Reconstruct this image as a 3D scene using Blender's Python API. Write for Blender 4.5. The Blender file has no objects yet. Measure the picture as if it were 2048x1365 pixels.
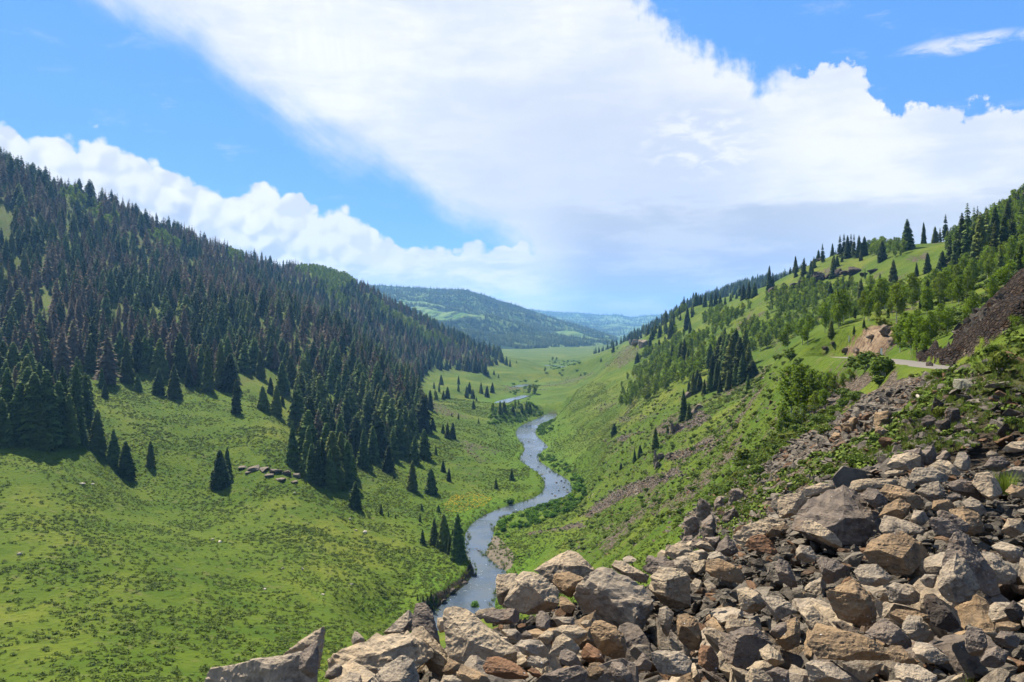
import bpy, bmesh, math, random
import numpy as np
from mathutils import Vector, Matrix
random.seed(7); np.random.seed(7)
rng = np.random.default_rng(11)
SC = bpy.context.scene
COL = SC.collection

# ------------------------------------------------------------------ camera, sky, sun, exposure
F, CX, HY = 1607.0, 1024.0, 650.0            # focal length, middle column and horizon row, in photo pixels
cam = bpy.data.cameras.new("camera"); camo = bpy.data.objects.new("camera", cam); COL.objects.link(camo)
cam.sensor_width = 36.0; cam.lens = 36.0 * F / 2048.0
cam.shift_y = (HY - 682.5) / 2048.0
cam.clip_start = 0.2; cam.clip_end = 30000.0
camo.location = (0, 0, 0); camo.rotation_euler = (math.radians(90), 0, 0)
SC.camera = camo

SUN_EL, SUN_AZ = math.radians(53), math.radians(-33)   # azimuth from +Y, negative is to the left
sd = Vector((math.sin(SUN_AZ) * math.cos(SUN_EL), math.cos(SUN_AZ) * math.cos(SUN_EL), math.sin(SUN_EL)))
sl = bpy.data.lights.new("sun", 'SUN'); sl.energy = 5.0; sl.angle = math.radians(0.55); sl.color = (1.0, 0.93, 0.81)
so = bpy.data.objects.new("sun", sl); COL.objects.link(so)
so.rotation_euler = sd.to_track_quat('Z', 'Y').to_euler()
SC.view_settings.view_transform = 'Standard'; SC.view_settings.look = 'None'
SC.view_settings.exposure = 1.5; SC.view_settings.gamma = 1.0
SC.cycles.max_bounces = 5; SC.cycles.diffuse_bounces = 2; SC.cycles.glossy_bounces = 2
SC.cycles.transmission_bounces = 2; SC.cycles.transparent_max_bounces = 6; SC.cycles.volume_bounces = 0
SC.cycles.use_adaptive_sampling = True; SC.cycles.adaptive_threshold = 0.02
SC.cycles.use_denoising = True
SC.cycles.sample_clamp_indirect = 4.0
SC.cycles.caustics_reflective = False; SC.cycles.caustics_refractive = False

def NW(nt):
    """small helper to write node trees"""
    class W: pass
    w = W(); w.nt = nt
    def node(t, **k):
        n = nt.nodes.new(t)
        for a, b in k.items(): setattr(n, a, b)
        return n
    def put(sock, v):
        if isinstance(v, bpy.types.NodeSocket): nt.links.new(v, sock)
        elif v is not None:
            if hasattr(sock.default_value, '__len__') and not hasattr(v, '__len__'):
                v = [v] * len(sock.default_value)
            if hasattr(v, '__len__') and hasattr(sock.default_value, '__len__') and len(v) == 3 and len(sock.default_value) == 4: v = (*v, 1)
            sock.default_value = v
    def math_(op, a, b=None, c=None, clamp=False):
        n = node('ShaderNodeMath', operation=op); n.use_clamp = clamp
        put(n.inputs[0], a)
        if b is not None: put(n.inputs[1], b)
        if c is not None: put(n.inputs[2], c)
        return n.outputs[0]
    def mix(f, a, b, blend='MIX'):
        n = node('ShaderNodeMix', data_type='RGBA', blend_type=blend)
        n.clamp_factor = True
        put(n.inputs[0], f); put(n.inputs[6], a); put(n.inputs[7], b)
        return n.outputs[2]
    def step(v, a, b, x=0.0, y=1.0):
        n = node('ShaderNodeMapRange', interpolation_type='SMOOTHSTEP')
        put(n.inputs[0], v); put(n.inputs[1], a); put(n.inputs[2], b); put(n.inputs[3], x); put(n.inputs[4], y)
        return n.outputs[0]
    def noise(vec, scale, detail=4, rough=0.55, dist=0.0, color=False, lac=2.0):
        n = node('ShaderNodeTexNoise'); put(n.inputs['Vector'], vec); put(n.inputs['Scale'], scale)
        n.inputs['Detail'].default_value = detail; n.inputs['Roughness'].default_value = rough
        n.inputs['Distortion'].default_value = dist; n.inputs['Lacunarity'].default_value = lac
        return n.outputs[1] if color else n.outputs[0]
    def voro(vec, scale, feature='F1', out=0, rnd=1.0):
        n = node('ShaderNodeTexVoronoi', feature=feature); put(n.inputs['Vector'], vec); put(n.inputs['Scale'], scale)
        n.inputs['Randomness'].default_value = rnd
        return n.outputs[out]
    def attr(name, out=2, typ='GEOMETRY'):
        n = node('ShaderNodeAttribute', attribute_name=name, attribute_type=typ); return n.outputs[out]
    def vmul(v, s):
        n = node('ShaderNodeVectorMath', operation='MULTIPLY'); put(n.inputs[0], v); n.inputs[1].default_value = s; return n.outputs[0]
    def vadd(v, u):
        n = node('ShaderNodeVectorMath', operation='ADD'); put(n.inputs[0], v); put(n.inputs[1], u); return n.outputs[0]
    def comb(x, y, z):
        n = node('ShaderNodeCombineXYZ'); put(n.inputs[0], x); put(n.inputs[1], y); put(n.inputs[2], z); return n.outputs[0]
    def bump(h, strength, dist, normal=None):
        n = node('ShaderNodeBump'); put(n.inputs['Height'], h); n.inputs['Strength'].default_value = strength
        n.inputs['Distance'].default_value = dist
        if normal is not None: put(n.inputs['Normal'], normal)
        return n.outputs[0]
    w.node, w.put, w.math, w.mix, w.step, w.noise, w.voro, w.attr, w.vmul, w.vadd, w.comb, w.bump = node, put, math_, mix, step, noise, voro, attr, vmul, vadd, comb, bump
    return w

def curve_node(w, val, pts, lo, hi):
    """piecewise-linear function of val through pts [(x,y)], both scaled to 0..1 by (lo,hi) pairs"""
    n = w.node('ShaderNodeFloatCurve')
    x = w.math('DIVIDE', w.math('SUBTRACT', val, lo[0]), hi[0] - lo[0], clamp=True)
    w.put(n.inputs['Value'], x)
    c = n.mapping.curves[0]
    P = sorted(((p[0] - lo[0]) / (hi[0] - lo[0]), (p[1] - lo[1]) / (hi[1] - lo[1])) for p in pts)
    c.points[0].location = P[0]; c.points[1].location = P[-1]
    for p in P[1:-1]: c.points.new(*p)
    for p in c.points: p.handle_type = 'VECTOR'
    n.mapping.update()
    return w.math('ADD', w.math('MULTIPLY', n.outputs[0], hi[1] - lo[1]), lo[1])

def azel(px, py):
    v = Vector(((px - CX) / F, 1.0, -(py - HY) / F)).normalized()
    return math.atan2(v.x, v.y), math.asin(v.z)

def build_world():
    wd = bpy.data.worlds.new("World"); SC.world = wd; wd.use_nodes = True
    nt = wd.node_tree; nt.nodes.clear(); w = NW(nt)
    sky = w.node('ShaderNodeTexSky', sky_type='NISHITA'); sky.sun_disc = False
    sky.sun_elevation = SUN_EL; sky.sun_rotation = SUN_AZ; sky.altitude = 2800; sky.air_density = 1.0; sky.dust_density = 0.6; sky.ozone_density = 1.6
    geo = w.node('ShaderNodeTexCoord').outputs['Generated']
    sep = w.node('ShaderNodeSeparateXYZ'); w.put(sep.inputs[0], geo)
    az = w.math('ARCTAN2', sep.outputs[0], sep.outputs[1]); el = w.math('ARCSINE', sep.outputs[2])
    AE = w.comb(az, el, 0.0)
    # wind-drawn wisps run down to the right; billows are round
    wisp = w.noise(w.vmul(AE, (1.0, 1.0, 1)), 9.0, 6, 0.62)
    def drawn(deg, sx, sy, sc, det=5):
        m = w.node('ShaderNodeMapping'); w.put(m.inputs[0], AE); m.inputs['Rotation'].default_value = (0, 0, math.radians(deg))
        return w.noise(w.vmul(m.outputs[0], (sx, sy, 1)), sc, det, 0.6, 0.35)
    streak = drawn(34, 0.26, 1.2, 24.0); feather = drawn(-98, 0.22, 1.3, 30.0)
    puff = w.voro(w.vadd(AE, w.vmul(w.noise(AE, 22, 3, 0.5, color=True), (0.03, 0.03, 0))), 26.0, 'F1')
    puff2 = w.voro(w.vadd(AE, w.vmul(w.noise(AE, 60, 3, 0.5, color=True), (0.012, 0.012, 0))), 62.0, 'F1')
    fine = w.noise(AE, 55.0, 5, 0.6)
    lo, hi = (-0.70, -0.3), (0.70, 0.75)
    def curve(pts): return curve_node(w, az, [azel(*p) for p in pts], lo, hi)
    # lower-left edge of the great cloud
    cA = curve([(0, -260), (150, -60), (240, 10), (330, 55), (400, 90), (440, 150), (500, 185), (560, 215), (640, 270), (690, 315), (760, 330), (830, 385), (900, 432), (950, 452), (990, 466), (1060, 520), (1100, 580), (1300, 800), (2048, 900)])
    # top of the cumulus bank on the left
    cB = curve([(-200, 230), (0, 250), (60, 262), (130, 275), (200, 278), (260, 285), (320, 330), (380, 350), (430, 385), (480, 385), (530, 372), (570, 395), (640, 405), (700, 420), (740, 450), (790, 478), (860, 484), (920, 486), (970, 482), (1030, 480), (1070, 500), (1110, 400), (1140, -200), (2048, -300)])
    # lower edge of the blue at the top right
    cC = curve([(0, -400), (1100, -200), (1260, -60), (1300, 20), (1350, 45), (1420, 80), (1480, 115), (1530, 155), (1590, 140), (1640, 115), (1690, 108), (1730, 150), (1750, 200), (1790, 212), (1850, 205), (1900, 200), (1960, 212), (2048, 195), (2300, 150)])
    n1 = w.math('ADD', w.math('MULTIPLY', w.math('SUBTRACT', wisp, 0.5), 0.085), w.math('MULTIPLY', w.math('SUBTRACT', streak, 0.5), 0.060))
    nB = w.math('ADD', w.math('MULTIPLY', w.math('SUBTRACT', 0.45, puff), 0.034), w.math('ADD', w.math('MULTIPLY', w.math('SUBTRACT', 0.45, puff2), 0.016), w.math('MULTIPLY', w.math('SUBTRACT', fine, 0.5), 0.016)))
    # coverage of each: 1 = cloud
    dA = w.math('ADD', w.math('SUBTRACT', el, cA), n1)
    A = w.step(dA, -0.030, 0.040)
    dB = w.math('ADD', w.math('SUBTRACT', cB, el), nB)
    B = w.step(dB, -0.003, 0.006)
    nC = w.math('ADD', w.math('ADD', w.math('MULTIPLY', w.math('SUBTRACT', feather, 0.5), w.step(az, *[azel(q, 0)[0] for q in (1480, 1600)], 0.060, 0.012)), w.math('MULTIPLY', w.math('SUBTRACT', fine, 0.5), 0.048)), w.math('MULTIPLY', nB, 0.8))
    dC = w.math('ADD', w.math('SUBTRACT', cC, el), nC)
    rt_ = w.step(az, *[azel(q, 0)[0] for q in (1540, 1620)]); C = w.node('ShaderNodeMix', data_type='FLOAT'); w.put(C.inputs[0], rt_); w.put(C.inputs[2], w.step(dC, -0.014, 0.030)); w.put(C.inputs[3], w.step(dC, -0.003, 0.008)); C = C.outputs[0]
    left = w.math('MAXIMUM', A, B)
    cover = w.math('MINIMUM', left, w.math('MAXIMUM', C, w.step(az, 0.02, 0.08, 1.0, 0.0)))
    # thin small wisps in the blue at the right
    wr = w.noise(w.vmul(AE, (1.0, 3.2, 1)), 13.0, 6, 0.65, 0.4)
    a1, e1 = azel(1935, 88)
    da = w.math('DIVIDE', w.math('SUBTRACT', az, a1), 0.058); de = w.math('DIVIDE', w.math('SUBTRACT', el, e1), 0.0085)
    rr = w.math('ADD', w.math('MULTIPLY', da, da), w.math('MULTIPLY', de, de))
    small = w.math('MULTIPLY', w.step(rr, 0.15, 2.2, 1.0, 0.0), w.step(wr, 0.44, 0.66, 0.0, 0.85))
    thin = w.math('MULTIPLY', w.step(wr, 0.56, 0.80), 0.25)
    cover = w.math('MAXIMUM', cover, w.math('MAXIMUM', small, thin))
    # shade inside the clouds
    big = w.noise(w.vmul(AE, (1.0, 1.9, 1)), 3.2, 4, 0.5)
    lay = w.noise(w.vmul(AE, (0.55, 3.4, 1)), 7.5, 6, 0.6, 0.25)
    a2, e2 = azel(1190, 330)
    d2 = w.math('ADD', w.math('POWER', w.math('DIVIDE', w.math('SUBTRACT', az, a2), 0.20), 2.0), w.math('POWER', w.math('DIVIDE', w.math('SUBTRACT', el, e2), 0.105), 2.0))
    grey1 = w.math('MULTIPLY', w.step(d2, 0.1, 1.9, 1.0, 0.0), w.step(big, 0.25, 0.6, 0.55, 1.0))
    lay2 = w.noise(w.vmul(AE, (0.5, 2.2, 1)), 14.0, 6, 0.6, 0.2)
    e_top = azel(1300, 412)[1]
    eln = w.math('ADD', el, w.math('MULTIPLY', w.math('SUBTRACT', lay2, 0.5), 0.055))
    grey2 = w.math('MULTIPLY', w.step(eln, e_top + 0.010, e_top - 0.012), w.step(w.math('ADD', az, w.math('MULTIPLY', w.math('SUBTRACT', lay2, 0.5), 0.12)), azel(1010, 500)[0], azel(1190, 500)[0]))
    g2c = w.mix(w.step(el, 0.030, 0.135), (0.36, 0.46, 0.72), (0.53, 0.60, 0.73))
    g2c = w.mix(w.step(lay2, 0.42, 0.62, 0.0, 0.40), g2c, (0.80, 0.84, 0.92))
    g2c = w.mix(w.step(az, azel(1500, 0)[0], azel(1800, 0)[0], 0.0, 0.55), g2c, (0.74, 0.79, 0.87))
    aw, ew = azel(1410, 285)
    dw = w.math('ADD', w.math('POWER', w.math('DIVIDE', w.math('SUBTRACT', az, aw), 0.085), 2.0), w.math('POWER', w.math('DIVIDE', w.math('SUBTRACT', el, ew), 0.045), 2.0))
    wsp = w.math('MULTIPLY', w.step(dw, 0.2, 1.3, 1.0, 0.0), w.step(w.noise(w.vmul(AE, (1.0, 2.6, 1)), 24.0, 5, 0.6, 0.3), 0.44, 0.66))
    soft_ = w.noise(w.vmul(AE, (0.9, 1.3, 1)), 6.0, 5, 0.55)
    white = w.mix(w.step(w.math('ADD', w.math('MULTIPLY', soft_, 0.6), w.math('MULTIPLY', lay2, 0.4)), 0.40, 0.60), (0.76, 0.82, 0.93), (1.0, 1.0, 1.0))
    white = w.mix(w.math('MULTIPLY', w.step(feather, 0.40, 0.62), w.step(el, 0.20, 0.34, 0.0, 0.45)), white, (0.86, 0.90, 0.98))
    col = w.mix(w.math('MULTIPLY', grey1, 0.80), white, (0.66, 0.725, 0.87))
    col = w.mix(w.math('MULTIPLY', wsp, 0.75), col, (1.0, 1.0, 1.0))
    col = w.mix(w.math('MULTIPLY', grey2, 0.90), col, g2c)
    # cumulus: bright rims, soft grey bellies below them
    depthB = w.step(dB, 0.004, 0.085)
    pshade = w.step(w.math('ADD', puff, w.math('MULTIPLY', puff2, 0.5)), 0.25, 0.85)
    AS_ = w.vadd(AE, (-0.006, 0.010, 0.0))
    def lump(v): return w.math('ADD', w.noise(v, 15.0, 3, 0.5), w.math('MULTIPLY', w.voro(w.vadd(v, w.vmul(w.noise(v, 30, 2, 0.5, color=True), (0.02, 0.02, 0))), 34.0), -0.55))
    pn = w.math('ADD', w.math('MULTIPLY', w.math('SUBTRACT', lump(AS_), lump(AE)), 1.5), 0.5)
    cum = w.mix(w.math('MULTIPLY', w.step(pn, 0.38, 0.72), w.step(depthB, 0.0, 1.0, 0.55, 1.0)), (1.0, 1.0, 1.0), (0.52, 0.60, 0.76))
    cum = w.mix(w.step(dB, 0.06, 0.15, 0.0, 0.55), cum, (0.66, 0.72, 0.83))
    cum = w.mix(w.math('MULTIPLY', pshade, 0.34), cum, (0.72, 0.78, 0.90))
    isB = w.math('MULTIPLY', B, w.step(az, -0.13, -0.02, 1.0, 0.0))
    isB = w.math('MULTIPLY', isB, w.math('SUBTRACT', 1.0, A))
    col = w.mix(isB, col, cum)
    # low cream streaks where the valley opens
    lowm = w.math('MULTIPLY', w.step(el, 0.03, 0.12, 1.0, 0.0), w.step(w.math('ABSOLUTE', w.math('ADD', az, 0.10)), 0.08, 0.20, 1.0, 0.0))
    cream = w.mix(w.step(lay2, 0.42, 0.58), (0.58, 0.68, 0.84), (0.98, 0.94, 0.84))
    col = w.mix(w.math('MULTIPLY', lowm, 0.9), col, cream)
    hs = w.node('ShaderNodeHueSaturation'); hs.inputs['Hue'].default_value = 0.497; hs.inputs['Saturation'].default_value = 1.0; hs.inputs['Value'].default_value = 1.15
    w.put(hs.inputs['Color'], w.mix(1.0, sky.outputs[0], (0.58, 0.62, 1.0), 'MULTIPLY'))
    bg1 = w.node('ShaderNodeBackground'); w.put(bg1.inputs[0], w.mix(0.72, hs.outputs[0], (0.62, 2.0, 4.5))); bg1.inputs[1].default_value = 0.072
    bg2 = w.node('ShaderNodeBackground'); w.put(bg2.inputs[0], col); bg2.inputs[1].default_value = 0.352
    mx = w.node('ShaderNodeMixShader'); w.put(mx.inputs[0], cover); nt.links.new(bg1.outputs[0], mx.inputs[1]); nt.links.new(bg2.outputs[0], mx.inputs[2])
    out = w.node('ShaderNodeOutputWorld'); nt.links.new(mx.outputs[0], out.inputs[0])
build_world()
SC.world.cycles.sampling_method = 'MANUAL'; SC.world.cycles.sample_map_resolution = 256

# ------------------------------------------------------------------ the boulders of the pile: outline seen, colour, what it looks like, metres ahead
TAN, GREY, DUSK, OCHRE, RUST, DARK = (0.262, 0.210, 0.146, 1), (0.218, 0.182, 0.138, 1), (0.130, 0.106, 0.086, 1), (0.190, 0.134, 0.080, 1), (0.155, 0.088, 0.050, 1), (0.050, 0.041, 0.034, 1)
TILE = {'A': (380, 1080, 4.096), 'B': (850, 1060, 4.096), 'C': (1300, 940, 3.2125), 'D': (1650, 880, 2.814)}
HERO = [
 ('A', [(98, 1110), (130, 1050), (250, 1030), (520, 985), (760, 950), (905, 920), (1030, 960), (1060, 1100), (1040, 1240), (700, 1330), (300, 1330), (60, 1300)], GREY, "long low grey boulder with round pits forming the left end of the rock pile", dict(lean=.35, thick=1.0, d=7.6)),
 ('A', [(755, 945), (900, 830), (1000, 760), (1105, 703), (1112, 770), (1075, 900), (1060, 1060), (900, 1040)], TAN, "pointed fin of rock rising behind the long low boulder, an ochre stain on its flank", dict(d=8.6, thick=.5, lean=.3)),
 ('A', [(905, 930), (960, 950), (1020, 830), (1045, 850), (1055, 940), (1040, 1120), (990, 1170), (890, 1060)], DUSK, "small dark upright block leaning on the right end of the long low boulder", dict(d=7.2)),
 ('A', [(1312, 830), (1350, 745), (1380, 760), (1440, 820), (1420, 850), (1330, 860)], GREY, "small pointed stone on the skyline of the pile left of the layered boulder", dict(d=10.2)),
 ('A', [(1440, 830), (1530, 758), (1600, 800), (1580, 850), (1480, 860)], TAN, "small flat-topped stone perched on the back of the layered boulder", dict(d=10.0)),
 ('A', [(1075, 1130), (1100, 990), (1240, 890), (1450, 820), (1640, 765), (1780, 745), (1850, 800), (1990, 890), (2000, 960), (1850, 1060), (1660, 1150), (1400, 1090), (1250, 1060), (1120, 1110)], TAN, "wide layered boulder with slanting ledges near the bottom edge of the photo", dict(d=8.8, thick=.8, lean=.7, amp=.028)),
 ('A', [(1565, 780), (1700, 650), (1795, 570), (1830, 610), (1830, 740), (1700, 800)], GREY, "slanting grey slab resting against the holed upright boulder", dict(d=11.2, thick=.4)),
 ('A', [(1825, 610), (1850, 520), (1930, 508), (1990, 600), (2030, 760), (2060, 880), (1960, 860), (1820, 740)], DUSK, "upright grey boulder with a dark hole near its top, on the pile's skyline", dict(d=10.6)),
 ('A', [(1800, 780), (1840, 715), (1900, 700), (1980, 800), (2080, 900), (2180, 1060), (2150, 1180), (2000, 1160), (1990, 960), (1860, 860)], TAN, "sloping tan boulder between the layered one and the long ribbed slab", dict(d=9.0)),
 ('A', [(1460, 1160), (1600, 1020), (1740, 945), (1830, 980), (1880, 1110), (1890, 1240), (1700, 1330), (1450, 1300)], GREY, "grey boulder with a raised fin below the layered one", dict(d=6.9)),
 ('A', [(1220, 1160), (1300, 1080), (1400, 1100), (1420, 1200), (1380, 1260), (1200, 1260)], GREY, "rounded grey rock tucked under the overhang of the layered boulder", dict(d=7.2)),
 ('A', [(1110, 1080), (1200, 1010), (1260, 1040), (1250, 1110), (1150, 1150), (1100, 1130)], GREY, "small rounded rock at the left foot of the layered boulder", dict(d=8.0)),
 ('B', [(145, 700), (165, 640), (250, 618), (330, 640), (450, 740), (590, 850), (730, 960), (810, 1110), (790, 1180), (640, 1200), (400, 1170), (180, 1020), (165, 880), (200, 800)], TAN, "largest long slab of the pile's middle, slanting down to the lower right", dict(d=8.6, thick=.55, lean=.8, amp=.016)),
 ('B', [(95, 790), (100, 720), (150, 715), (190, 800), (185, 840), (120, 850)], TAN, "little block wedged behind the upper end of the long slanting slab", dict(d=9.6)),
 ('B', [(385, 700), (440, 655), (560, 635), (620, 660), (500, 720), (440, 740)], TAN, "flat pale stone lying behind the rough oblong one", dict(d=11.5)),
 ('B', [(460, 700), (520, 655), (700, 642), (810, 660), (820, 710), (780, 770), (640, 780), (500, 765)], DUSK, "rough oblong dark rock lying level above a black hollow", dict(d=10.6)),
 ('B', [(578, 420), (590, 360), (760, 352), (780, 420), (720, 500), (690, 580), (640, 650), (590, 640), (585, 530)], TAN, "pale block at the left foot of the peaked pair above the stream", dict(d=12.6)),
 ('B', [(620, 640), (700, 520), (740, 400), (800, 335), (880, 340), (960, 370), (1060, 450), (1100, 510), (1095, 620), (1040, 690), (850, 700), (700, 660)], TAN, "peaked tan boulder with a dark shaded face beside the view of the stream", dict(d=11.4, front=[(-.08, .02), (.1, .3), (-.25, .3)])),
 ('B', [(895, 330), (980, 270), (1090, 200), (1170, 165), (1240, 180), (1320, 250), (1400, 330), (1330, 440), (1230, 560), (1100, 540), (1010, 430)], TAN, "highest boulder of the middle group, broad pale and round-topped against the meadow", dict(d=13.0, lean=.8)),
 ('B', [(1040, 430), (1060, 360), (1180, 340), (1320, 400), (1280, 500), (1200, 570), (1120, 520)], OCHRE, "yellowish ledge of rock under the front of the highest middle boulder", dict(d=11.9)),
 ('B', [(1100, 620), (1100, 540), (1150, 545), (1240, 630), (1200, 690), (1130, 670)], OCHRE, "small yellowish slab stuck between the peaked boulder and the cratered one", dict(d=10.9)),
 ('B', [(1205, 530), (1260, 440), (1360, 340), (1450, 300), (1560, 340), (1700, 420), (1820, 490), (1890, 600), (1890, 780), (1820, 840), (1620, 800), (1500, 740), (1280, 690), (1215, 620)], GREY, "huge cratered dark-faced boulder in the centre of the pile", dict(d=11.0, amp=.042, thick=.9, front=[(.05, .25), (.25, .2), (-.2, .2)])),
 ('B', [(1515, 310), (1560, 248), (1620, 255), (1740, 330), (1860, 390), (1820, 450), (1700, 420)], TAN, "thin slab with a lit top lying behind the cratered boulder", dict(d=13.6, thick=.5)),
 ('B', [(1830, 480), (1880, 350), (1990, 300), (2100, 330), (2170, 470), (2180, 640), (2060, 680), (1900, 560)], TAN, "smooth square-shouldered boulder right of the cratered one", dict(d=12.2)),
 ('B', [(1760, 320), (1870, 230), (1960, 215), (2050, 280), (2030, 310), (1900, 350), (1850, 380)], DUSK, "low broken rock on the crest between the thin slab and the round pale one", dict(d=14.2)),
 ('B', [(1910, 700), (1920, 640), (1980, 625), (2040, 680), (2010, 800), (1990, 900), (1950, 860)], GREY, "narrow upright stone right below the cratered boulder's shoulder", dict(d=10.6)),
 ('B', [(1345, 800), (1390, 745), (1450, 740), (1560, 790), (1630, 860), (1655, 960), (1640, 1050), (1560, 1080), (1440, 1030), (1380, 900)], OCHRE, "big angular rock with a lit slanted top below the cratered boulder", dict(d=9.2)),
 ('B', [(905, 760), (930, 660), (960, 655), (1030, 715), (1025, 800), (960, 850), (915, 830)], DUSK, "upright dark stone with white flecks standing alone in the black hollow", dict(d=9.7)),
 ('B', [(1050, 740), (1080, 712), (1220, 715), (1230, 770), (1150, 810), (1080, 790)], GREY, "flat-topped grey stone right of the upright flecked one", dict(d=9.9)),
 ('B', [(1270, 770), (1300, 740), (1350, 740), (1355, 790), (1310, 810)], TAN, "small blocky stone under the cratered boulder's edge", dict(d=9.8)),
 ('B', [(600, 830), (640, 815), (745, 810), (800, 870), (790, 910), (700, 900)], GREY, "flattish grey stone on the right flank of the long slanting slab", dict(d=9.3)),
 ('B', [(785, 860), (830, 820), (890, 880), (880, 910), (820, 890)], DUSK, "small pyramid-shaped stone beside the flattish one", dict(d=9.1)),
 ('B', [(915, 890), (990, 825), (1060, 830), (1050, 890), (1000, 950), (950, 920)], TAN, "small tan rock left of the domed one in the middle of the pile", dict(d=8.9)),
 ('B', [(1010, 900), (1030, 830), (1120, 780), (1250, 780), (1345, 840), (1350, 900), (1280, 950), (1180, 920), (1060, 950)], TAN, "domed tan rock in the middle of the pile below the hollow", dict(d=8.9)),
 ('B', [(745, 950), (780, 905), (860, 893), (940, 910), (1020, 980), (1010, 1040), (920, 1070), (800, 1020)], GREY, "angular grey rock with a sunlit lip just right of the long slab", dict(d=8.1)),
 ('B', [(1010, 1020), (1080, 870), (1130, 850), (1190, 900), (1270, 960), (1260, 1020), (1120, 1060), (1060, 1040)], TAN, "tan wedge with a bright point in front of the domed rock", dict(d=7.9)),
 ('B', [(1095, 1060), (1110, 990), (1160, 975), (1230, 1010), (1320, 1130), (1290, 1150), (1180, 1120), (1120, 1100)], DUSK, "grey-brown triangular stone with a hollowed face", dict(d=7.3)),
 ('B', [(1270, 1000), (1330, 920), (1440, 990), (1430, 1040), (1490, 1110), (1330, 1090), (1280, 1060)], RUST, "dark rusty brown wedge left of the big angular rock's foot", dict(d=8.0)),
 ('B', [(825, 1070), (860, 1033), (930, 1035), (1030, 1080), (1030, 1110), (950, 1140), (860, 1110)], GREY, "low grey stone above the small red-brown one", dict(d=7.4)),
 ('B', [(835, 1150), (880, 1128), (930, 1150), (970, 1200), (940, 1220), (880, 1200)], RUST, "small red-brown stone to the right of the orange slab", dict(d=7.0)),
 ('B', [(470, 1120), (510, 1045), (600, 1035), (720, 1080), (830, 1160), (880, 1249), (760, 1260), (580, 1210), (500, 1180)], RUST, "bright orange slab lying across the foot of the long slanting slab", dict(d=6.9, thick=.5, lean=.8, amp=.012)),
 ('B', [(140, 1150), (205, 1052), (295, 1100), (290, 1150), (200, 1190), (150, 1190)], OCHRE, "orange-tinted block with a pointed top, left of the brown slab", dict(d=7.2)),
 ('B', [(250, 1200), (300, 1095), (380, 1150), (500, 1190), (560, 1260), (400, 1300), (260, 1280)], OCHRE, "brown-orange slab beneath the long slanting slab's foot", dict(d=6.8, lean=.8)),
 ('B', [(120, 1260), (150, 1190), (230, 1190), (310, 1240), (310, 1320), (130, 1320)], TAN, "pale block cut by the bottom of the photo, under the orange-tinted one", dict(d=6.4)),
 ('B', [(890, 1249), (960, 1190), (1100, 1140), (1270, 1105), (1325, 1160), (1320, 1249), (1250, 1330), (950, 1330)], DUSK, "dark rock with a white lichen-edged rim at the bottom of the photo", dict(d=6.6)),
 ('B', [(1330, 1150), (1345, 1090), (1430, 1085), (1530, 1140), (1550, 1200), (1530, 1240), (1400, 1230), (1340, 1200)], OCHRE, "rounded yellow-stained rock right of the white-rimmed one", dict(d=6.9)),
 ('B', [(1505, 1150), (1530, 1080), (1620, 1090), (1690, 1180), (1680, 1260), (1580, 1260), (1540, 1190)], DUSK, "two-humped purple-grey stone at the bottom of the pile's middle", dict(d=6.8)),
 ('B', [(1705, 1110), (1785, 1000), (1865, 1090), (1850, 1150), (1750, 1160)], DUSK, "small dark pyramid stone standing above the flat pale block", dict(d=7.8)),
 ('C', [(10, 1175), (60, 1160), (200, 1165), (270, 1230), (265, 1300), (180, 1330), (60, 1310), (15, 1240)], GREY, "pale flat-topped block near the bottom, right of the small dark pyramid", dict(d=6.9)),
 ('C', [(98, 540), (140, 480), (200, 460), (250, 485), (280, 540), (320, 570), (260, 610), (160, 590)], TAN, "round pale boulder on the crest at the left of the three standing stones", dict(d=14.6)),
 ('C', [(285, 480), (330, 452), (380, 470), (415, 515), (380, 540), (310, 510)], TAN, "small smooth egg-shaped stone on the crest beside the pointed one", dict(d=14.8)),
 ('C', [(415, 540), (440, 470), (495, 415), (540, 460), (575, 530), (540, 560), (430, 555)], DUSK, "pointed three-cornered stone standing on the crest", dict(d=14.0)),
 ('C', [(505, 440), (600, 380), (740, 310), (780, 300), (905, 330), (830, 380), (700, 430), (600, 470), (560, 500)], TAN, "long pale wall-like slab running up the crest to the giant dark boulder", dict(d=15.0, thick=.5)),
 ('C', [(820, 300), (815, 180), (870, 160), (985, 135), (1000, 200), (960, 280), (860, 320)], TAN, "smooth pale face of rock directly behind the giant dark boulder", dict(d=14.6, thick=.5)),
 ('C', [(985, 140), (1010, 110), (1100, 80), (1190, 100), (1185, 125), (1060, 160), (1000, 180)], TAN, "bright pale slab on top, behind the giant dark boulder's peak", dict(d=14.9)),
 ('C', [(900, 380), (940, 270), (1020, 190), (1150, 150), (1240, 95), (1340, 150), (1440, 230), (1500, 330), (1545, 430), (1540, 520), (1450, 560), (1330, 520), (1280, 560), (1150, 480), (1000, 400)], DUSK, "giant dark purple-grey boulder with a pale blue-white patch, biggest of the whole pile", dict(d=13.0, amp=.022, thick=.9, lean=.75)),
 ('C', [(975, 370), (1000, 310), (1060, 330), (1150, 390), (1240, 470), (1240, 510), (1180, 505), (1060, 430)], TAN, "long narrow pale slab leaning on the front of the giant dark boulder", dict(d=11.5, thick=.6)),
 ('C', [(730, 430), (800, 370), (870, 345), (900, 370), (860, 410), (780, 440)], OCHRE, "small reddish slab at the left foot of the giant dark boulder", dict(d=13.0)),
 ('C', [(600, 490), (640, 430), (730, 410), (790, 470), (825, 530), (800, 550), (720, 510), (640, 510)], RUST, "brownish red sloping stone just behind the three-cornered one", dict(d=13.0)),
 ('C', [(355, 650), (360, 580), (440, 565), (520, 600), (600, 650), (640, 710), (620, 735), (500, 715), (400, 690)], OCHRE, "flat ochre rock with a small hole, overhanging a dark gap", dict(d=11.2)),
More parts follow.
